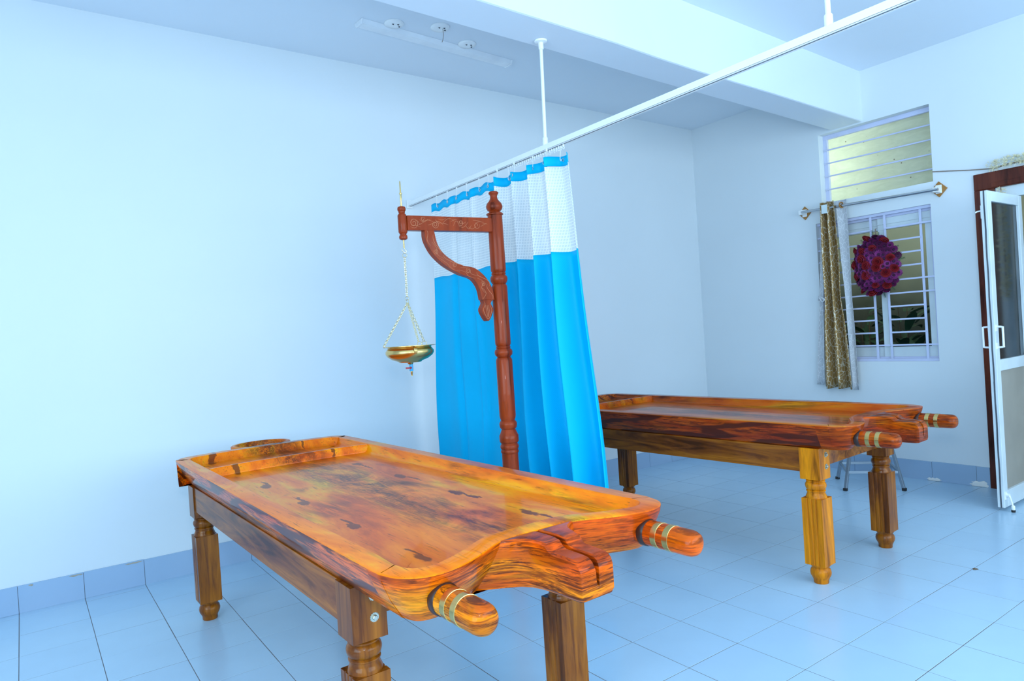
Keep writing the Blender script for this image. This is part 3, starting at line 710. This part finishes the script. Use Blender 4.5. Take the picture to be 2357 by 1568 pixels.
b = MB(); b.lathe([(.040, 2.004), (.046, 2.007), (.047, 2.012), (.043, 2.017), (.032, 2.021), (.030, 2.026), (.040, 2.034), (.0455, 2.047), (.0455, 2.057), (.041, 2.070), (.030, 2.082), (.022, 2.094), (.019, 2.108), (.022, 2.118), (.027, 2.124), (.0275, 2.130), (.022, 2.136), (.010, 2.138)], 32); b.build('finial', M['stand'], sd, smooth=35)
hx = 1.6816-PX
b = MB(); b.prism([(hx+.018, 1.9015), (-.036, 1.9105), (-.036, 1.9865), (hx+.018, 1.9755)], -.022, .022); arm = b.build('cross_arm', M['stand'], sd, bevel=.003)
outer = [(1.795, 1.905), (1.798, 1.856), (1.833, 1.788), (1.8996, 1.727), (1.990, 1.680), (2.066, 1.655), (2.106, 1.606), (2.1195, 1.541)]
inner = [(1.849, 1.907), (1.8676, 1.830), (1.911, 1.776), (1.997, 1.7290), (2.083, 1.712), (2.1505, 1.6635), (2.190, 1.598), (2.1995, 1.539)]
eo = cr([(x-PX, z, 0) for x, z in outer], 5); ei = cr([(x-PX, z, 0) for x, z in inner], 5)
b = MB(); b.loops([[(p.x, -.020, p.y), (q.x, -.020, q.y), (q.x, .020, q.y), (p.x, .020, p.y)] for p, q in zip(eo, ei)], True, True)
leafp = cr([(2.125, 1.540, 0), (2.130, 1.523, 0), (2.1125, 1.490, 0), (2.124, 1.456, 0), (2.1497, 1.4247, 0), (2.176, 1.456, 0), (2.186, 1.490, 0), (2.174, 1.521, 0), (2.188, 1.540, 0)], 4)
b.prism([(p.x-PX, p.y) for p in leafp], -.020, .020)
brk = b.build('bracket', M['stand'], sd, bevel=.003)
# carved scroll work standing proud of the front faces
def spiral(cx, cz, r0, turns, a0, sg=1, n=26, y=-.0225):
    return [(cx+r0*(1-.86*k/n)*math.cos(a0+sg*turns*2*math.pi*k/n), y, cz+r0*(1-.86*k/n)*math.sin(a0+sg*turns*2*math.pi*k/n)) for k in range(n+1)]
def stroke(b_, pts, r=.0016): b_.tube(pts, [r*(.35+.65*math.sin(math.pi*min(1, max(0, (k+.6)/len(pts))))) for k in range(len(pts))], 5)
b = MB()
for (cx, cz, r0, tn, a0, sg) in ((hx+.052, 1.938, .027, 2.0, 3.9, 1), (hx+.175, 1.935, .022, 1.9, 1.2, -1), (hx+.33, 1.951, .018, 1.7, 2.6, 1), (hx+.43, 1.941, .020, 1.3, .4, -1), (hx+.105, 1.959, .013, 1.3, 0, 1)):
    stroke(b, spiral(cx, cz, r0, tn, a0, sg))
random.seed(3)
for k in range(30):
    x = hx+.04+.46*k/30; z = 1.913+.05*random.random()+.012*k/30
    ln = random.uniform(.03, .07); a = random.uniform(-.5, .5); cv_ = random.uniform(-.02, .02)
    pts = [(x+ln*t_, -.0225, z+math.sin(a)*ln*t_+cv_*math.sin(math.pi*t_)) for t_ in (0, .2, .4, .6, .8, 1)]
    if all(1.907+.009*(p[0]-hx)/.57 < p[2] < 1.968+.009*(p[0]-hx)/.57 and p[0] < -.05 for p in pts): stroke(b, pts, .0012)
b.build('carving', M['carve'], arm, smooth=60)
b = MB(); mid = [(p+q)/2 for p, q in zip(eo, ei)]; dv = [(q-p) for p, q in zip(eo, ei)]
def bp(i, s_): i = min(len(mid)-1, max(0, i)); return (mid[i].x+dv[i].x*s_, -.0205, mid[i].y+dv[i].y*s_)
for i, s_, sg in ((9, -.12, 1), (15, .10, -1), (20, .05, 1), (28, -.05, -1)):
    c = bp(i, s_); stroke(b, spiral(c[0], c[2], .015, 1.7, i, sg, y=-.0205))
for st_, off, wv_ in ((0, -.3, .1), (2, .3, -.1), (5, 0, .2), (10, .32, -.2), (12, -.32, .1), (17, .1, .2), (18, -.3, .15), (22, .3, -.2), (25, -.15, .2), (28, .25, -.15), (30, -.3, .2)):
    stroke(b, [bp(st_+k, off+wv_*math.sin(k*.9)) for k in range(8) if st_+k < len(mid)], .0013)
lp = [Vector((p.x-PX, 0, p.y)) for p in leafp]; cen = Vector((2.149-PX, 0, 1.482))
stroke(b, [(cen.x+(p.x-cen.x)*.72, -.0205, cen.z+(p.z-cen.z)*.80) for p in lp], .0014)
for k in range(3): stroke(b, [(cen.x-.012+.01*k, -.0205, cen.z+.03), (cen.x-.008+.009*k, -.0205, cen.z), (cen.x-.002+.003*k, -.0205, cen.z-.035)], .0012)
b.build('carving', M['carve'], brk, smooth=60)
b = MB(); b.lathe([(.012, 2.022), (.019, 2.019), (.0215, 2.010), (.020, 2.001), (.0165, 1.997), (.0165, 1.992), (.0145, 1.988), (.020, 1.981), (.0225, 1.976), (.0225, 1.893), (.020, 1.888), (.0165, 1.884), (.0165, 1.879), (.020, 1.875), (.0215, 1.867), (.020, 1.859), (.012, 1.854)], 28, (hx, 0)); hub = b.build('arm_end_knob', M['stand'], sd, smooth=35)
b = MB(); b.lathe([(.0035, 1.812), (.0035, 2.0), (.0045, 2.025), (.0045, 2.082), (.0068, 2.085), (.0068, 2.090), (.0036, 2.093), (.0030, 2.146), (.0012, 2.151)], 12, (hx, 0)); b.build('brass_rod', M['brass'], sd, smooth=40)

# brass bowl hanging on chains
HX = PX+hx
bw = empty('hanging_bowl', (HX, PY, 1.20)); tag(bw, 'shiny brass bowl with a small blue tap hanging on chains from the stand', 'bowl')
bw.location = (0, 0, 0)
BX = HX-.006
b = MB(); b.lathe([(.030, 1.2355), (.055, 1.238), (.060, 1.2435), (.090, 1.254), (.112, 1.269), (.121, 1.283), (.121, 1.294), (.113, 1.305), (.108, 1.311), (.112, 1.3165), (.131, 1.3185), (.131, 1.3205), (.108, 1.3195), (.104, 1.312), (.108, 1.304), (.116, 1.293), (.116, 1.284), (.105, 1.270), (.085, 1.258), (.03, 1.245)], 48, (BX, PY)); bowl = b.build('bowl', M['brass'], bw, smooth=40)
b = MB(); ca = Vector((-.25, -1, 0)).normalized(); cl = Vector((BX, PY, 0))+ca*.117
for k in (-1, 0, 1): b.tube([(cl.x+k*.006, cl.y+.006, 1.312), (cl.x+k*.006, cl.y-.006, 1.306), (cl.x+k*.006, cl.y-.008, 1.292), (cl.x+k*.004, cl.y-.002, 1.281)], .0035, 8)
b.build('lug', M['brass'], bowl, smooth=60)
b = MB(); b.lathe([(.016, 1.2365), (.013, 1.230), (.008, 1.226)], 16, (BX, PY)); b.build('drain_collar', M['brass'], bw, smooth=40); b = MB(); b.lathe([(.0055, 1.194), (.0055, 1.182), (.004, 1.180), (.004, 1.168)], 12, (BX+.004, PY)); b.build('nozzle', M['brass'], bw, smooth=40)
b = MB(); b.lathe([(.0085, 1.193), (.0095, 1.195), (.0095, 1.224), (.0085, 1.227)], 12, (BX+.003, PY)); b.build('tap_body', M['bluep'], bw, smooth=40)
b = MB(); b.tube([(BX-.003, PY-.008, 1.210), (BX-.010, PY-.016, 1.210)], .006, 8); b.box((BX-.036, PY-.020, 1.206), (BX-.010, PY-.014, 1.214)); b.build('tap_lever', M['red'], bw, smooth=40, bevel=.001)
def chain(name, a, bb, ll=.0135, wr=.0017):
    a = Vector(a); bb = Vector(bb); n = max(2, int((bb-a).length/(ll*.78))); t = (bb-a)/n; d_ = t.normalized(); o1 = d_.orthogonal().normalized(); o2 = d_.cross(o1)
    c = MB()
    for k in range(n):
        ctr = a+t*(k+.5); sdv = (o1 if k % 2 else o2)
        sdv = (sdv*math.cos(.5)+ (o2 if k % 2 else o1)*math.sin(.5))
        c.tube([ctr+d_*(ll/2*math.cos(q))+sdv*(ll*.34*math.sin(q)) for q in [2*math.pi*i/8 for i in range(8)]], wr, 5, True)
    return c.build(name, M['chainm'], bw, smooth=60)
def ring(b_, c, r, nrm, wr):
    nrm = Vector(nrm).normalized(); o1 = nrm.orthogonal().normalized(); o2 = nrm.cross(o1); c = Vector(c)
    b_.tube([c+o1*r*math.cos(q)+o2*r*math.sin(q) for q in [2*math.pi*i/14 for i in range(14)]], wr, 6, True)
b = MB(); fwd = (CF.x, CF.y, 0)
b.tube(cr([(HX, PY, 1.822), (HX+.004, PY, 1.806), (HX+.012, PY, 1.798), (HX+.004, PY, 1.789), (HX-.010, PY, 1.800), (HX-.014, PY, 1.806)], 4), .0016, 6); b.build('hook', M['chainm'], bw, smooth=60)
for c_, r_, n_ in (((HX+.001, PY, 1.776), .011, fwd), ((HX-.001, PY, 1.560), .009, fwd), ((HX-.001, PY, 1.544), .009, (1, .3, 0))):
    b = MB(); ring(b, c_, r_, n_, .0014); b.build('ring', M['chainm'], bw, smooth=60)
chain('chain', (HX, PY, 1.766), (HX-.001, PY, 1.568))
rim = [(BX-.103, PY+.074), (BX-.012, PY-.124), (BX+.113, PY+.052)]
for (x, y) in rim: chain('chain', (HX-.001, PY, 1.536), (x, y, 1.326 if y > PY+.06 else 1.338))
for c_, r_ in (((rim[1][0]+.004, rim[1][1], 1.328), .011), ((rim[2][0], rim[2][1], 1.328), .012), ((rim[0][0], rim[0][1], 1.322), .005)):
    b = MB(); ring(b, c_, r_, fwd, .0014); b.build('rim_ring', M['chainm'], bw, smooth=60)

# ------------------------------------------------------------------ ceiling-hung curtain rail
RX = 2.5157; RZ = 2.352
rl = empty('curtain_rail', (RX, 0, 2.3)); rl.location = (0, 0, 0); tag(rl, 'long white aluminium curtain rail hung from the ceiling', 'curtain rail')
b = MB(); b.box((RX-.0135, -5.6, RZ), (RX+.0135, YL(RX)-.012, RZ+.030)); b.build('track', M['white'], rl, bevel=.002)
b = MB(); b.box((RX-.0125, -5.6, RZ-.0018), (RX+.0095, YL(RX)-.012, RZ)); b.build('track_slot', M['slot'], rl)
for s_ in (-1, 1):
    b = MB(); b.box((RX+s_*.0135, -5.6, RZ-.0045), (RX+s_*.0065, YL(RX)-.012, RZ-.0018)); b.build('track_lip', M['white'], rl)
b = MB(); b.box((RX-.022, YL(RX)-.014, RZ-.018), (RX+.022, YL(RX)-.001, RZ+.045)); b.build('wall_bracket', M['white'], rl, bevel=.003)
for (ya, yb, ztop) in ((-1.607, -1.634, bz(RX)), (-3.249, -3.252, ZC(RX))):
    b = MB(); b.tube([(RX, ya, RZ+.03), (RX-.010, yb, ztop-.004)], .0095, 14); h = b.build('drop_rod', M['white'], rl, smooth=60)
    b = MB(); b.lathe([(.014, RZ+.026), (.015, RZ+.03), (.015, RZ+.068), (.012, RZ+.072)], 16, (RX, ya)); b.build('rod_socket', M['white'], h, smooth=40); b = MB(); b.lathe([(.013, ztop-.050), (.014, ztop-.046), (.014, ztop-.014), (.034, ztop-.010), (.036, ztop-.001)], 20, (RX-.010, yb)); b.build('ceiling_flange', M['white'], h, smooth=40)

# ------------------------------------------------------------------ blue ward curtain
wc = empty('ward_curtain', (RX, -1.03, 0)); wc.location = (0, 0, 0); tag(wc, 'bright blue ward curtain with a white net top on the ceiling rail', 'curtain')
def fold_u(s):                       # fold depth profile along the width, metres
    right = max(0, min(1, (s-.50)/.08))
    left = .012*math.sin(2*math.pi*3.1*s+.4)+.020*math.exp(-((s-.21)/.018)**2)-.022*math.exp(-((s-.36)/.016)**2)
    ph = 2*math.pi*9.2*(s-.5)
    rgt = .046*(math.sin(ph)+.30*math.sin(2*ph+1.0)+.25*math.sin(.43*ph+2))
    return left*(1-right)+rgt*right
def sheet(name, za, zb, mat, rows, hem=0, lift=0):
    b = MB(); NC = 260; b.uv = []
    for r in range(rows+1):
        z = za+(zb-za)*r/rows; dn = max(0, (2.30-z)/2.0)
        acc = 0; prev = None
        for c in range(NC+1):
            s = c/NC
            ya = -.288+.130*dn; yb = -1.770-.150*dn
            # slight bunching towards the right
            sq = s if s < .5 else .5+(s-.5)*1.0
            y = ya+(yb-ya)*sq
            fx = fold_u(s)*(.75+.75*dn) + .006*math.sin(9*s+7*dn)*dn*3
            y += .014*math.sin(2*math.pi*9.2*(s-.5)+1.2)*max(0, min(1, (s-.50)/.08))
            if za > 2.0 and hem: y += 0; zz = z + .006*math.sin(2*math.pi*11*s)
            else: zz = z + (.005*math.sin(2*math.pi*5*s) if abs(z-1.78) < .01 else 0)
            p = (RX+fx, y, zz)
            if prev: acc += (Vector(p)-Vector(prev)).length
            prev = p; b.v.append(p); b.uv.append((acc, z))
    for r in range(rows):
        for c in range(NC):
            i = r*(NC+1)+c; b.f.append((i, i+1, i+NC+2, i+NC+1)); b.mi.append(0)
    o = b.build(name, mat, wc, smooth=80, fix=False)
    sm = o.modifiers.new('solid', 'SOLIDIFY'); sm.thickness = .0012
    return o
hd = sheet('header_band', 2.300, 2.246, M['blue'], 2, 1); hd['label'] = 'blue header band with metal eyelets'
nt_ = sheet('net_panel', 2.246, 1.780, M['net'], 16); nt_.modifiers.clear(); nt_['label'] = 'white see-through net'
sheet('cloth_panel', 1.780, .22, M['blue'], 40)
eye = MB(); eye.tube([(0, .0085*math.cos(q), .0085*math.sin(q)) for q in [2*math.pi*k/14 for k in range(14)]], .0028, 6, True); eye_me = eye.mesh('eyelet', M['steel'], 60)
hk = MB(); hk.tube(cr([(0, 0, .078), (0, 0, .05), (-.006, 0, .02), (-.008, 0, .004), (0, 0, -.004), (.007, 0, .006)], 4), .0016, 6); hk.lathe([(.005, .066), (.006, .070), (.006, .078), (.004, .082)], 8); hk_me = hk.mesh('hook', M['white'], 60)
def cx_at(s): return RX+fold_u(s)*.75
for s in (.055, .16, .245, .325, .425, .50, .575, .64, .70, .76, .82, .90, .965):
    y = -.288+(-1.770+.288)*s + .014*math.sin(2*math.pi*9.2*(s-.5)+1.2)*max(0, min(1, (s-.50)/.08))
    link('eyelet', eye_me, wc, (cx_at(s)-.002, y, 2.276)); link('hook', hk_me, wc, (RX+(cx_at(s)-RX)*.4, y, 2.276-.004), (0, 0, .4))
rn = MB(); rn.lathe([(.003, .0), (.0055, .003), (.0055, .012), (.003, .016)], 8); rn.tube([(.006*math.cos(q), 0, -.005+.006*math.sin(q)) for q in [2*math.pi*k/10 for k in range(10)]], .0013, 5, True); rn_me = rn.mesh('runner', M['white'], 60)
for k in range(26): link('runner', rn_me, wc, (RX, -1.27-.0195*k, RZ-.020+random.uniform(-.002, .002)), (0, 0, random.uniform(0, 3)))

# ------------------------------------------------------------------ window curtain on its rod
rd = empty('curtain_rod', (0, 0, 0)); tag(rd, 'thin steel curtain rod on wooden diamond blocks above the window', 'curtain rod')
CX = 5.700
b = MB(); b.tube([(CX, -1.195, 2.247), (CX, -2.290, 2.221)], .0115, 16); b.build('rod', M['steel'], rd, smooth=60)
for (y, z, z2) in ((-1.182, 2.245, 2.247), (-2.268, 2.230, 2.2215)):
    b = MB(); b.prism([(y-.058, z), (y, z-.060), (y+.058, z), (y, z+.060)], XF-.010, XF, 'X'); dk = b.build('wall_block', M['diamond'], rd, bevel=.002)
    b = MB(); b.box((XF-.016, y-.022, z-.032), (XF-.010, y+.022, z+.032)); b.box((CX-.004, y-.016, z2-.018), (XF-.012, y+.016, z2+.018)); b.build('bracket', M['white'], dk, bevel=.003)
gc = empty('window_curtain', (0, 0, 0)); tag(gc, 'gold lattice-patterned curtain bunched at the side of the window', 'curtain')
def drape(name, mat, top, bot, zt, zb, n, amp, ph, dx=0, rows=24, wav=.0):
    b = MB(); NC = 90; b.uv = []
    for r in range(rows+1):
        t_ = r/rows; z = zt+(zb-zt)*t_; acc = 0; prev = None
        pin = 1-.18*math.exp(-((t_-.5)/.12)**2)
        for c in range(NC+1):
            s = c/NC; ya = top[0]+(bot[0]-top[0])*t_; yb = top[1]+(bot[1]-top[1])*t_; ym_ = (ya+yb)/2
            y = ym_+((ya+(yb-ya)*s)-ym_)*pin
            x = CX+dx+amp*math.sin(2*math.pi*n*s+ph)*(.8+.4*t_)
            p = (x, y, z+wav*math.sin(2*math.pi*n*s+ph)*t_)
            if prev: acc += (Vector(p)-Vector(prev)).length
            prev = p; b.v.append(p); b.uv.append((acc, z))
    for r in range(rows):
        for c in range(NC): i = r*(NC+1)+c; b.f.append((i, i+1, i+NC+2, i+NC+1)); b.mi.append(0)
    o = b.build(name, mat, gc, smooth=80, fix=False); sm = o.modifiers.new('solid', 'SOLIDIFY'); sm.thickness = .0015; return o
g_ = drape('gold_cloth', M['gold'], (-1.352, -1.500), (-1.300, -1.572), 2.292, .712, 2.6, .034, 1.2, 0, 26, .006)
l1 = drape('lining', M['lining'], (-1.500, -1.592), (-1.556, -1.606), 2.285, .700, .5, .012, .0, .006); l1['label'] = 'white lining edge on the right'
l2 = drape('lining', M['lining'], (-1.345, -1.372), (-1.222, -1.302), 2.10, .735, .6, .010, .6, .030); l2['label'] = 'white lining edge on the left'
b = MB()
ring(b, (CX-.002, -1.553, 2.244), .022, (.25, 1, 0), .006); b.build('eyelet', M['diamond'], gc, smooth=60)
b = MB(); b.box((CX-.034, -1.445, 2.195), (CX-.031, -1.395, 2.268)); b.build('paper_tag', M['tag'], gc)
b = MB(); b.tube(cr([(CX-.01, -1.315, 1.50), (CX-.028, -1.345, 1.488), (CX-.036, -1.375, 1.47), (CX-.02, -1.345, 1.452), (CX-.028, -1.33, 1.485), (CX-.01, -1.31, 1.47)], 4), .008, 6); b.build('tie', M['lining'], gc, smooth=60)

# ------------------------------------------------------------------ flower wreath on the window grille
wr = empty('flower_wreath', (0, 0, 0)); tag(wr, 'oval bouquet of red roses and purple daisies hung on the window grille', 'flower bouquet')
WY, WZ, WA, WB = -1.786, 1.708, .168, .238
def daisy():
    b = MB()
    for lay, (n, L, tilt) in enumerate(((15, .034, .25), (12, .026, .55))):
        for k in range(n):
            a = 2*math.pi*(k+.5*lay)/n; w_ = .0065
            def P(r, s_): return (-(r*math.sin(tilt)+.004*lay), r*math.cos(tilt)*math.cos(a)-s_*math.sin(a), r*math.cos(tilt)*math.sin(a)+s_*math.cos(a))
            b.add([P(.006, -w_*.5), P(.006, w_*.5), P(L*.7, w_), P(L, 0), P(L*.7, -w_)], [(0, 1, 2, 3, 4)])
    b.lathe([(.010, -.004), (.011, -.010), (.007, -.015), (.002, -.016)], 8, axis='X', mi=1)
    return b.mesh('daisy', [M['daisy'], M['daisy_c']], 0, False)
def rose():
    b = MB()
    for lay, (n, r, h) in enumerate(((6, .042, .014), (5, .033, .026), (4, .022, .034), (3, .011, .038))):
        for k in range(n):
            a0 = 2*math.pi*(k+.4*lay)/n; wd = 2*math.pi/n*.72; rows = []
            for rr_, xx in ((.25, 0), (.75, -h*.75), (1.0, -h), (1.10, -h*.86)):
                rows.append([(xx-(.002*math.cos(3*q)), r*rr_*math.cos(a0+q*wd), r*rr_*math.sin(a0+q*wd)) for q in (-1, -.5, 0, .5, 1)])
            base = len(b.v)
            for R_ in rows: b.v += R_
            for i in range(3):
                for j in range(4): b.f.append((base+i*5+j, base+i*5+j+1, base+(i+1)*5+j+1, base+(i+1)*5+j)); b.mi.append(0)
    return b.mesh('rose', M['rose'], 60, False)
DA, RO = daisy(), rose()
def on_dome(y, z, lift=0):
    u, v = (y-WY)/WA, (z-WZ)/WB; q = max(0, 1-u*u-v*v)
    x = XF-.004-.075*math.sqrt(q)-lift
    return (x, y, z), (0, -.9*v*(1-.4*q), .9*u*(1-.4*q)*-1)
b = MB(); n = 24; el = lambda s_, x: [(x, WY+WA*s_*math.cos(2*math.pi*k/n), WZ+WB*s_*math.sin(2*math.pi*k/n)) for k in range(n)]
b.loops([el(.80, XF+.012), el(.90, XF), el(.84, XF-.022), el(.62, XF-.046), el(.25, XF-.060)], True, True); b.build('foam_base', M['fern'], wr, smooth=60)
conv = lambda cx, cy: (-1.606-(cx-140)*.000785, 1.955-(cy-195)*.000803)
roses = [(300, 215), (465, 255), (375, 330), (268, 345), (175, 325), (530, 440), (160, 475), (425, 470), (262, 425), (556, 545), (488, 580), (305, 495), (190, 595), (385, 695), (480, 712), (230, 745), (335, 780), (300, 590), (410, 520), (290, 205)]
placed = []
for (cx, cy) in roses:
    y, z = conv(cx, cy); y = WY+max(-.95*WA, min(.95*WA, y-WY)); p, r_ = on_dome(y, z, .016); placed.append((y, z))
    link('rose', RO, wr, p, (random.uniform(0, 6), r_[1], r_[2]), (random.uniform(.74, .95),)*3)
tries = 0; random.seed(11)
while tries < 6000:
    tries += 1
    y = WY+random.uniform(-1, 1)*WA; z = WZ+random.uniform(-1, 1)*WB
    if ((y-WY)/WA)**2+((z-WZ)/WB)**2 > 1.0: continue
    if any((y-a)**2+(z-c)**2 < .031**2 for a, c in placed): continue
    placed.append((y, z)); p, r_ = on_dome(y, z, .014)
    link('daisy', DA, wr, p, (random.uniform(0, 6), r_[1], r_[2]), (random.uniform(.95, 1.2),)*3)
fr = MB()
for k in range(9):
    L = .07; u = k/9; 
    for s_ in (-1, 1):
        l_ = .026*(1-u*.7); fr.add([(0, u*L, 0), (-.004, u*L+.012, s_*l_), (0, u*L+.005, 0)], [(0, 1, 2)])
fr.tube([(0, 0, 0), (0, .07, 0)], .0012, 4); fern_me = fr.mesh('fern_sprig', M['fern'], 0, False)
for a in (.2, .55, .95, -.25, -.7, 2.6, 3.0, 3.5, 4.0, 4.45, 4.75, 5.0, 5.4, 1.45, 1.7):
    link('fern_sprig', fern_me, wr, (XF-.020, WY+WA*.86*math.cos(a), WZ+WB*.92*math.sin(a)), (a, 0, 0), (1, random.uniform(.7, 1.1), 1))
b = MB(); b.tube([(XF-.012, WY, WZ+WB*.9), (XF-.010, WY+.004, 2.006), (XF+.006, WY+.004, 2.012)], .004, 6); b.build('hanging_string', M['wire'], wr, smooth=60)

# ------------------------------------------------------------------ jasmine garlands and wire at the door
def bud_cluster(b_, c, r, k):
    for i in range(k):
        d_ = Vector((random.uniform(-1, .2), random.uniform(-1, 1), random.uniform(-1, 1))).normalized(); p = Vector(c)+d_*r*random.uniform(.4, 1)
        q = p+d_*.018; o1 = d_.orthogonal().normalized(); o2 = d_.cross(o1)
        for j in range(5):
            a = 2*math.pi*j/5; e = o1*math.cos(a)+o2*math.sin(a); f_ = o1*math.cos(a+.6)+o2*math.sin(a+.6)
            b_.add([p, p+d_*.010+e*.006, q+e*.011, p+d_*.010+f_*.006], [(0, 1, 2, 3)])
ga = empty('flower_garland', (0, 0, 0)); tag(ga, 'white jasmine garland laid on top of the dark door frame', 'garland')
b = MB(); random.seed(5)
for k in range(46): bud_cluster(b, (XF-.03, -2.635-.020*k, 2.318+.010*math.sin(k*.35)+.006*min(k, 10)/10), .034, 16)
b.build('blossoms', M['jasmine'], ga, fix=False)['kind'] = 'stuff'
b = MB(); b.tube([(XF-.03, -2.63-.1*k, 2.300+.012*math.sin(k*.9)) for k in range(10)], .006, 6); b.build('thread', M['wire'], ga, smooth=60)
gb = empty('flower_garland', (0, 0, 0)); tag(gb, 'white jasmine garland hanging down behind the door glass', 'garland')
b = MB()
for k in range(36): bud_cluster(b, (XF-.03, -2.672+.006*math.sin(k*.8), 2.13-.021*k), .026, 12)
b.build('blossoms', M['jasmine'], gb, fix=False)['kind'] = 'stuff'
b = MB(); b.tube([(XF-.03, -2.672, 2.16-.078*k) for k in range(11)], .004, 6); b.build('thread', M['wire'], gb, smooth=60)
b = MB(); b.tube([(XF-.004, -2.228, 2.372), (XF-.006, -2.34, 2.352), (XF-.006, -2.48, 2.326), (XF-.02, -2.64, 2.300)], .0038, 6); tag(b.build('wire', M['wire'], smooth=60), 'thin brown string along the wall between window and door frame', 'string')

# ------------------------------------------------------------------ ceiling light fitting and roses
tf = empty('light_batten', (0, 0, 0)); tag(tf, 'empty white tube-light batten on the ceiling beside the beam', 'light fitting')
A_, B_ = Vector((1.928, -.575, 0)), Vector((3.115, -.500, 0)); dr = (B_-A_).normalized(); nr = Vector((-dr.y, dr.x, 0))
def strip(name, a, c, w0, w1, h0, h1, mat, par):
    b = MB(); r = []
    for p in (a, c):
        zc = ZC(p.x); r.append([p-nr*w0+Vector((0, 0, zc-h0)), p+nr*w0+Vector((0, 0, zc-h0)), p+nr*w1+Vector((0, 0, zc-h1)), p-nr*w1+Vector((0, 0, zc-h1))])
    b.loops(r, True, True); return b.build(name, mat, par, bevel=.002)
strip('body', A_, B_, .050, .034, .000, .026, M['pvc'], tf)
strip('end_cap', A_-dr*.012, A_, .052, .036, .000, .030, M['pvc'], tf); strip('end_cap', B_, B_+dr*.012, .052, .036, 0, .030, M['pvc'], tf)
def rose_plate(x, y, lab, tail=False):
    t = empty('ceiling_rose', (x, y, ZC(x))); tag(t, lab, 'ceiling rose', 'round ceiling roses')
    b = MB(); b.lathe([(.062, 0), (.062, -.006), (.055, -.012), (.03, -.014)], 28); b.build('plate', M['white'], t, smooth=40)
    for k, (dx, dy) in enumerate(((-.02, -.012), (.012, -.02), (.03, .004))):
        q = MB(); q.tube([(dx, dy, -.011), (dx+.008, dy-.006, -.017)], .004, 6); q.build('terminal', M['slot'], t, smooth=50)
    if tail:
        q = MB(); q.tube(cr([(.012, -.01, -.012), (.014, -.012, -.05), (.008, -.01, -.085), (.004, -.004, -.10)], 4), .0018, 6); q.build('loose_wire', M['wire'], t, smooth=60)
rose_plate(2.125, -.655, 'round white ceiling rose by the near end of the batten'); rose_plate(2.69, -.622, 'round white ceiling rose by the far end of the batten'); rose_plate(2.404, -.753, 'round ceiling rose with a loose wire hanging down', True)

# ------------------------------------------------------------------ specks on the floor
def speck(x, y, r, lab):
    random.seed(int(x*100)); b = MB(); n = 10
    pts = [(x+r*math.cos(2*math.pi*k/n)*random.uniform(.4, 1.2), y+r*math.sin(2*math.pi*k/n)*random.uniform(.4, 1.2)) for k in range(n)]
    b.loops([[(px_, py_, .0008) for px_, py_ in pts], [(x+(px_-x)*.6, y+(py_-y)*.6, .004) for px_, py_ in pts]], True, True)
    tag(b.build('dry_leaf', M['dry'], smooth=50), lab, 'debris')
speck(3.965, -3.06, .017, 'dark dry scrap on the floor to the right of the further table')
